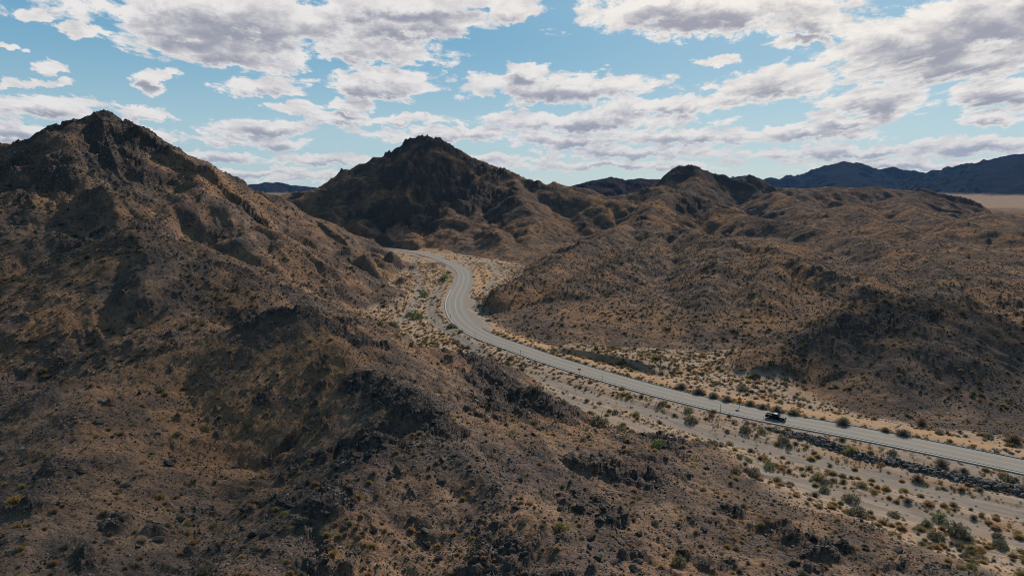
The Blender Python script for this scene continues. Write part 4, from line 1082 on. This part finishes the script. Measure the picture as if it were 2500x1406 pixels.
def sign(px, py, h, kind, lab, yaw):
    X, Y, Z, a = road_frame(px, py); t = empty('road_sign', (X, Y, Z), yaw); tag(t, lab, 'sign')
    BM().box((0, 0, h/2-.25), (.10, .10, h+.5)).build('pole', M_post, t)
    if kind == 'diamond':
        s_ = .62; b = BM(); b.prism([(-s_*1.414, h-.4), (0, h-.4-s_*1.414), (s_*1.414, h-.4), (0, h-.4+s_*1.414)], -.075, -.055); pl_ = b.build('sign_plate', M_orange, t)
        b = BM()   # curved arrow
        P_ = [(-.22, -.45), (-.2, -.2), (-.08, 0), (.1, .12), (.28, .2)]
        for (x0, z0), (x1, z1) in zip(P_[:-1], P_[1:]):
            L = math.hypot(x1-x0, z1-z0); b.box(((x0+x1)/2, -.08, h-.4+(z0+z1)/2), (L+.05, .006, .13), Matrix.Rotation(-math.atan2(z1-z0, x1-x0), 3, 'Y'))
        b.prism([(.22, h-.4+.02), (.52, h-.4+.28), (.12, h-.4+.40)], -.084, -.078); b.build('arrow', M_black, pl_)
    else:
        BM().box((0, -.065, h-.38), (1.25, .02, .70)).build('sign_plate', M_orange, t)
        b = BM(); b.box((.08, -.08, h-.38), (.72, .006, .14)); b.prism([(-.55, h-.38), (-.22, h-.38-.25), (-.22, h-.38+.25)], -.084, -.078); b.build('arrow', M_black, t)
    return t
sign(1414, 918, 3.1, 'arrow', 'small orange arrow sign on a post at the near edge of the road', R(-24))
sign(1805, 995, 3.3, 'diamond', 'orange diamond warning sign on a tall post at the far kerb behind the truck', R(-40))

# small dark structure on the skyline saddle beside the butte
X, Y, Z = hit(1789, 440)
t = empty('water_tank', (X, Y, Z), .3); tag(t, 'tiny dark boxy tank on legs standing on the skyline saddle right of the butte', 'tank')
BM().box((0, 0, 6.6), (4.4, 2.2, 1.7)).build('tank_body', M_post, t, bevel=.2)
for sx in (-1, 1):
    for sy in (-1, 1): BM().cyl((sx*1.5, sy*.8, -1), (sx*1.4, sy*.8, 5.8), .10, seg=6).build('leg', M_post, t)
BM().box((0, 0, 7.6), (4.7, 2.4, .2)).build('lid', M_steel, t)

# ------------------------------------------------------------------ black pickup truck
def car_paint():
    m, n, b = new_mat('black_car_paint'); b.inputs['Base Color'].default_value = (.006, .006, .008, 1); b.inputs['Roughness'].default_value = .6
    b.inputs['Specular IOR Level'].default_value = .05; b.inputs['Coat Weight'].default_value = .0; b.inputs['Coat Roughness'].default_value = .15
    tcn = n.n.new('ShaderNodeTexCoord'); n.link(n.mr(n.noise(tcn.outputs['Object'], 2.0, 3), .3, .7, .5, .62), b.inputs['Roughness']); return m
M_car = car_paint()
M_glass = plain('tinted_glass', (.01, .012, .014), .3, spec=.2); M_rub = plain('tyre_rubber', (.015, .015, .015), .85); M_rim = plain('grey_alloy', (.25, .25, .26), .35, metal=.9)
M_chrome = plain('chrome', (.55, .55, .56), .15, metal=1); M_lamp = plain('lamp_lens', (.55, .55, .52), .15, spec=.6); M_red = plain('tail_lamp_red', (.25, .01, .01), .25, spec=.5)
M_bed = plain('bed_liner', (.02, .02, .02), .8)
rz = project(RD[:, 0], RD[:, 1], np.full(len(RD), ROADZ)); ti = int(np.argmin(np.abs(rz[0]-1909)))
tdir = -RT[ti]; toff = RD[ti]+RN[ti]*1.95
truck = empty('pickup_truck', (toff[0], toff[1], ROADZ+.006), math.atan2(tdir[1], tdir[0]))
tag(truck, 'black crew cab pickup truck driving towards the lower right on the grey road', 'truck')
def arch(cx, r, z0, n=8, rev=False):
    pts = [(cx-r*math.cos(math.pi*i/n), z0+r*math.sin(math.pi*i/n)) for i in range(n+1)]; return pts[::-1] if rev else pts
low = [(-2.92, .62), (-2.92, 1.12), (2.55, 1.12), (2.88, 1.02), (2.95, .80), (2.93, .46), (2.45, .42)]
bot = [(2.45, .42)]+arch(1.92, .47, .42, rev=True)[0:]+arch(-1.78, .47, .42, rev=True)+[(-2.6, .45)]
prof = [(-2.92, .60), (-2.92, 1.14), (-.95, 1.14), (1.15, 1.16), (2.1, 1.12), (2.72, 1.03), (2.93, .88), (2.95, .5), (2.42, .42)]+arch(1.92, .48, .42, rev=True)[1:-1]+[(1.42, .42), (-1.28, .42)]+arch(-1.78, .48, .42, rev=True)[1:-1]+[(-2.30, .42), (-2.6, .5)]
# the body: front part with bonnet and doors, and the bed walls behind
b = BM()
b.prism(prof, -.97, .97, taper=lambda z: .05*max(0, z-.8)/.35)
body = b.build('body', M_car, truck, bevel=0)
BM().box((-1.93, 0, 1.152), (1.78, 1.60, .012)).build('bed_floor', M_bed, truck)
for sy in (-1, 1): BM().box((-1.95, sy*.87, 1.26), (1.94, .13, .24)).build('bed_side', M_car, truck, bevel=.03)
tg = BM().box((-2.86, 0, 1.25), (.10, 1.72, .24)).build('tailgate', M_car, truck, bevel=.03)
BM().box((-2.915, 0, 1.28), (.02, .24, .06)).build('handle', M_chrome, tg)
cabp = [(-.97, 1.15), (-.90, 1.80), (-.72, 1.87), (.35, 1.88), (.55, 1.83), (1.28, 1.16)]
tp = lambda z: .17*max(0, z-1.15)/.72
M_roof = plain('waxed_black_paint', (.02, .02, .022), .45, spec=.12)
cab = BM().prism(cabp, -.93, .93, taper=tp).build('cab', M_car, truck, bevel=.03)
BM().prism([(-.76, 1.22), (-.72, 1.72), (-.10, 1.76), (-.10, 1.22)], -.945, .945, taper=tp).build('side_window', M_glass, cab)
BM().prism([(0, 1.22), (0, 1.76), (.42, 1.74), (.95, 1.22)], -.945, .945, taper=tp).build('side_window', M_glass, cab)
def quad(name, pts, mat, par):
    return mesh_np(name, np.array(pts), np.array([[0, 1, 2, 3]]), mat, False, par)
BM().box((-.16, 0, 1.885), (1.0, 1.4, .02)).build('roof', M_roof, cab)
quad('windscreen', [(1.265, -.84, 1.20), (1.265, .84, 1.20), (.62, .72, 1.79), (.62, -.72, 1.79)], M_glass, cab)
quad('rear_window', [(-.985, .74, 1.25), (-.985, -.74, 1.25), (-.925, -.68, 1.70), (-.925, .68, 1.70)], M_glass, cab)
BM().box((2.97, 0, .56), (.14, 1.86, .24)).build('front_bumper', M_bed, truck, bevel=.04)
BM().box((-2.99, 0, .58), (.14, 1.8, .2)).build('rear_bumper', M_bed, truck, bevel=.04)
BM().box((2.955, 0, .86), (.05, 1.15, .26)).build('grille', M_bed, truck)
for sy in (-1, 1):
    BM().box((2.90, sy*.77, .90), (.14, .32, .20)).build('headlight', M_lamp, truck, bevel=.02)
    BM().box((-2.93, sy*.88, 1.05), (.06, .14, .34)).build('tail_light', M_red, truck)
    BM().box((.95, sy*1.07, 1.28), (.12, .22, .20)).build('wing_mirror', M_car, truck, bevel=.03)
    BM().box((-.05, sy*.985, 1.02), (.20, .02, .035)).build('door_handle', M_chrome, truck)
    for wx in (1.92, -1.78):
        w_ = BM().cyl((wx, sy*.72, .40), (wx, sy*.985, .40), .40, seg=28).build('wheel', M_rub, truck, smooth=False)
        BM().cyl((wx, sy*.98, .40), (wx, sy*1.0, .40), .25, .22, seg=16).build('rim', M_rim, w_)

# ------------------------------------------------------------------ bits of litter by the wash
X, Y, Z = hit(2201, 1208); o = BM().box((0, 0, .12), (.35, .3, .22), Matrix.Rotation(.4, 3, 'X')).build('litter_box', M_wplate, None); o.location = (X, Y, Z); tag(o, 'small bright white scrap of litter in the wash below the rock berm', 'litter')

# ------------------------------------------------------------------ the air between here and the far mountains
hb = BM().box((0, 0, 340), (27400, 27400, 760)); HZM = bpy.data.materials.new('air'); HZM.use_nodes = True; HZM.cycles.homogeneous_volume = True
hn = NT(HZM.node_tree); hn.n.clear(); pv = hn.n.new('ShaderNodeVolumePrincipled'); ho = hn.n.new('ShaderNodeOutputMaterial')
pv.inputs['Color'].default_value = (.22, .50, 1, 1); pv.inputs['Density'].default_value = 1.7e-5; hn.link(pv.outputs[0], ho.inputs['Volume'])
tag(hb.build('haze', HZM), 'thin blue air haze over the far mountains', kind='stuff')
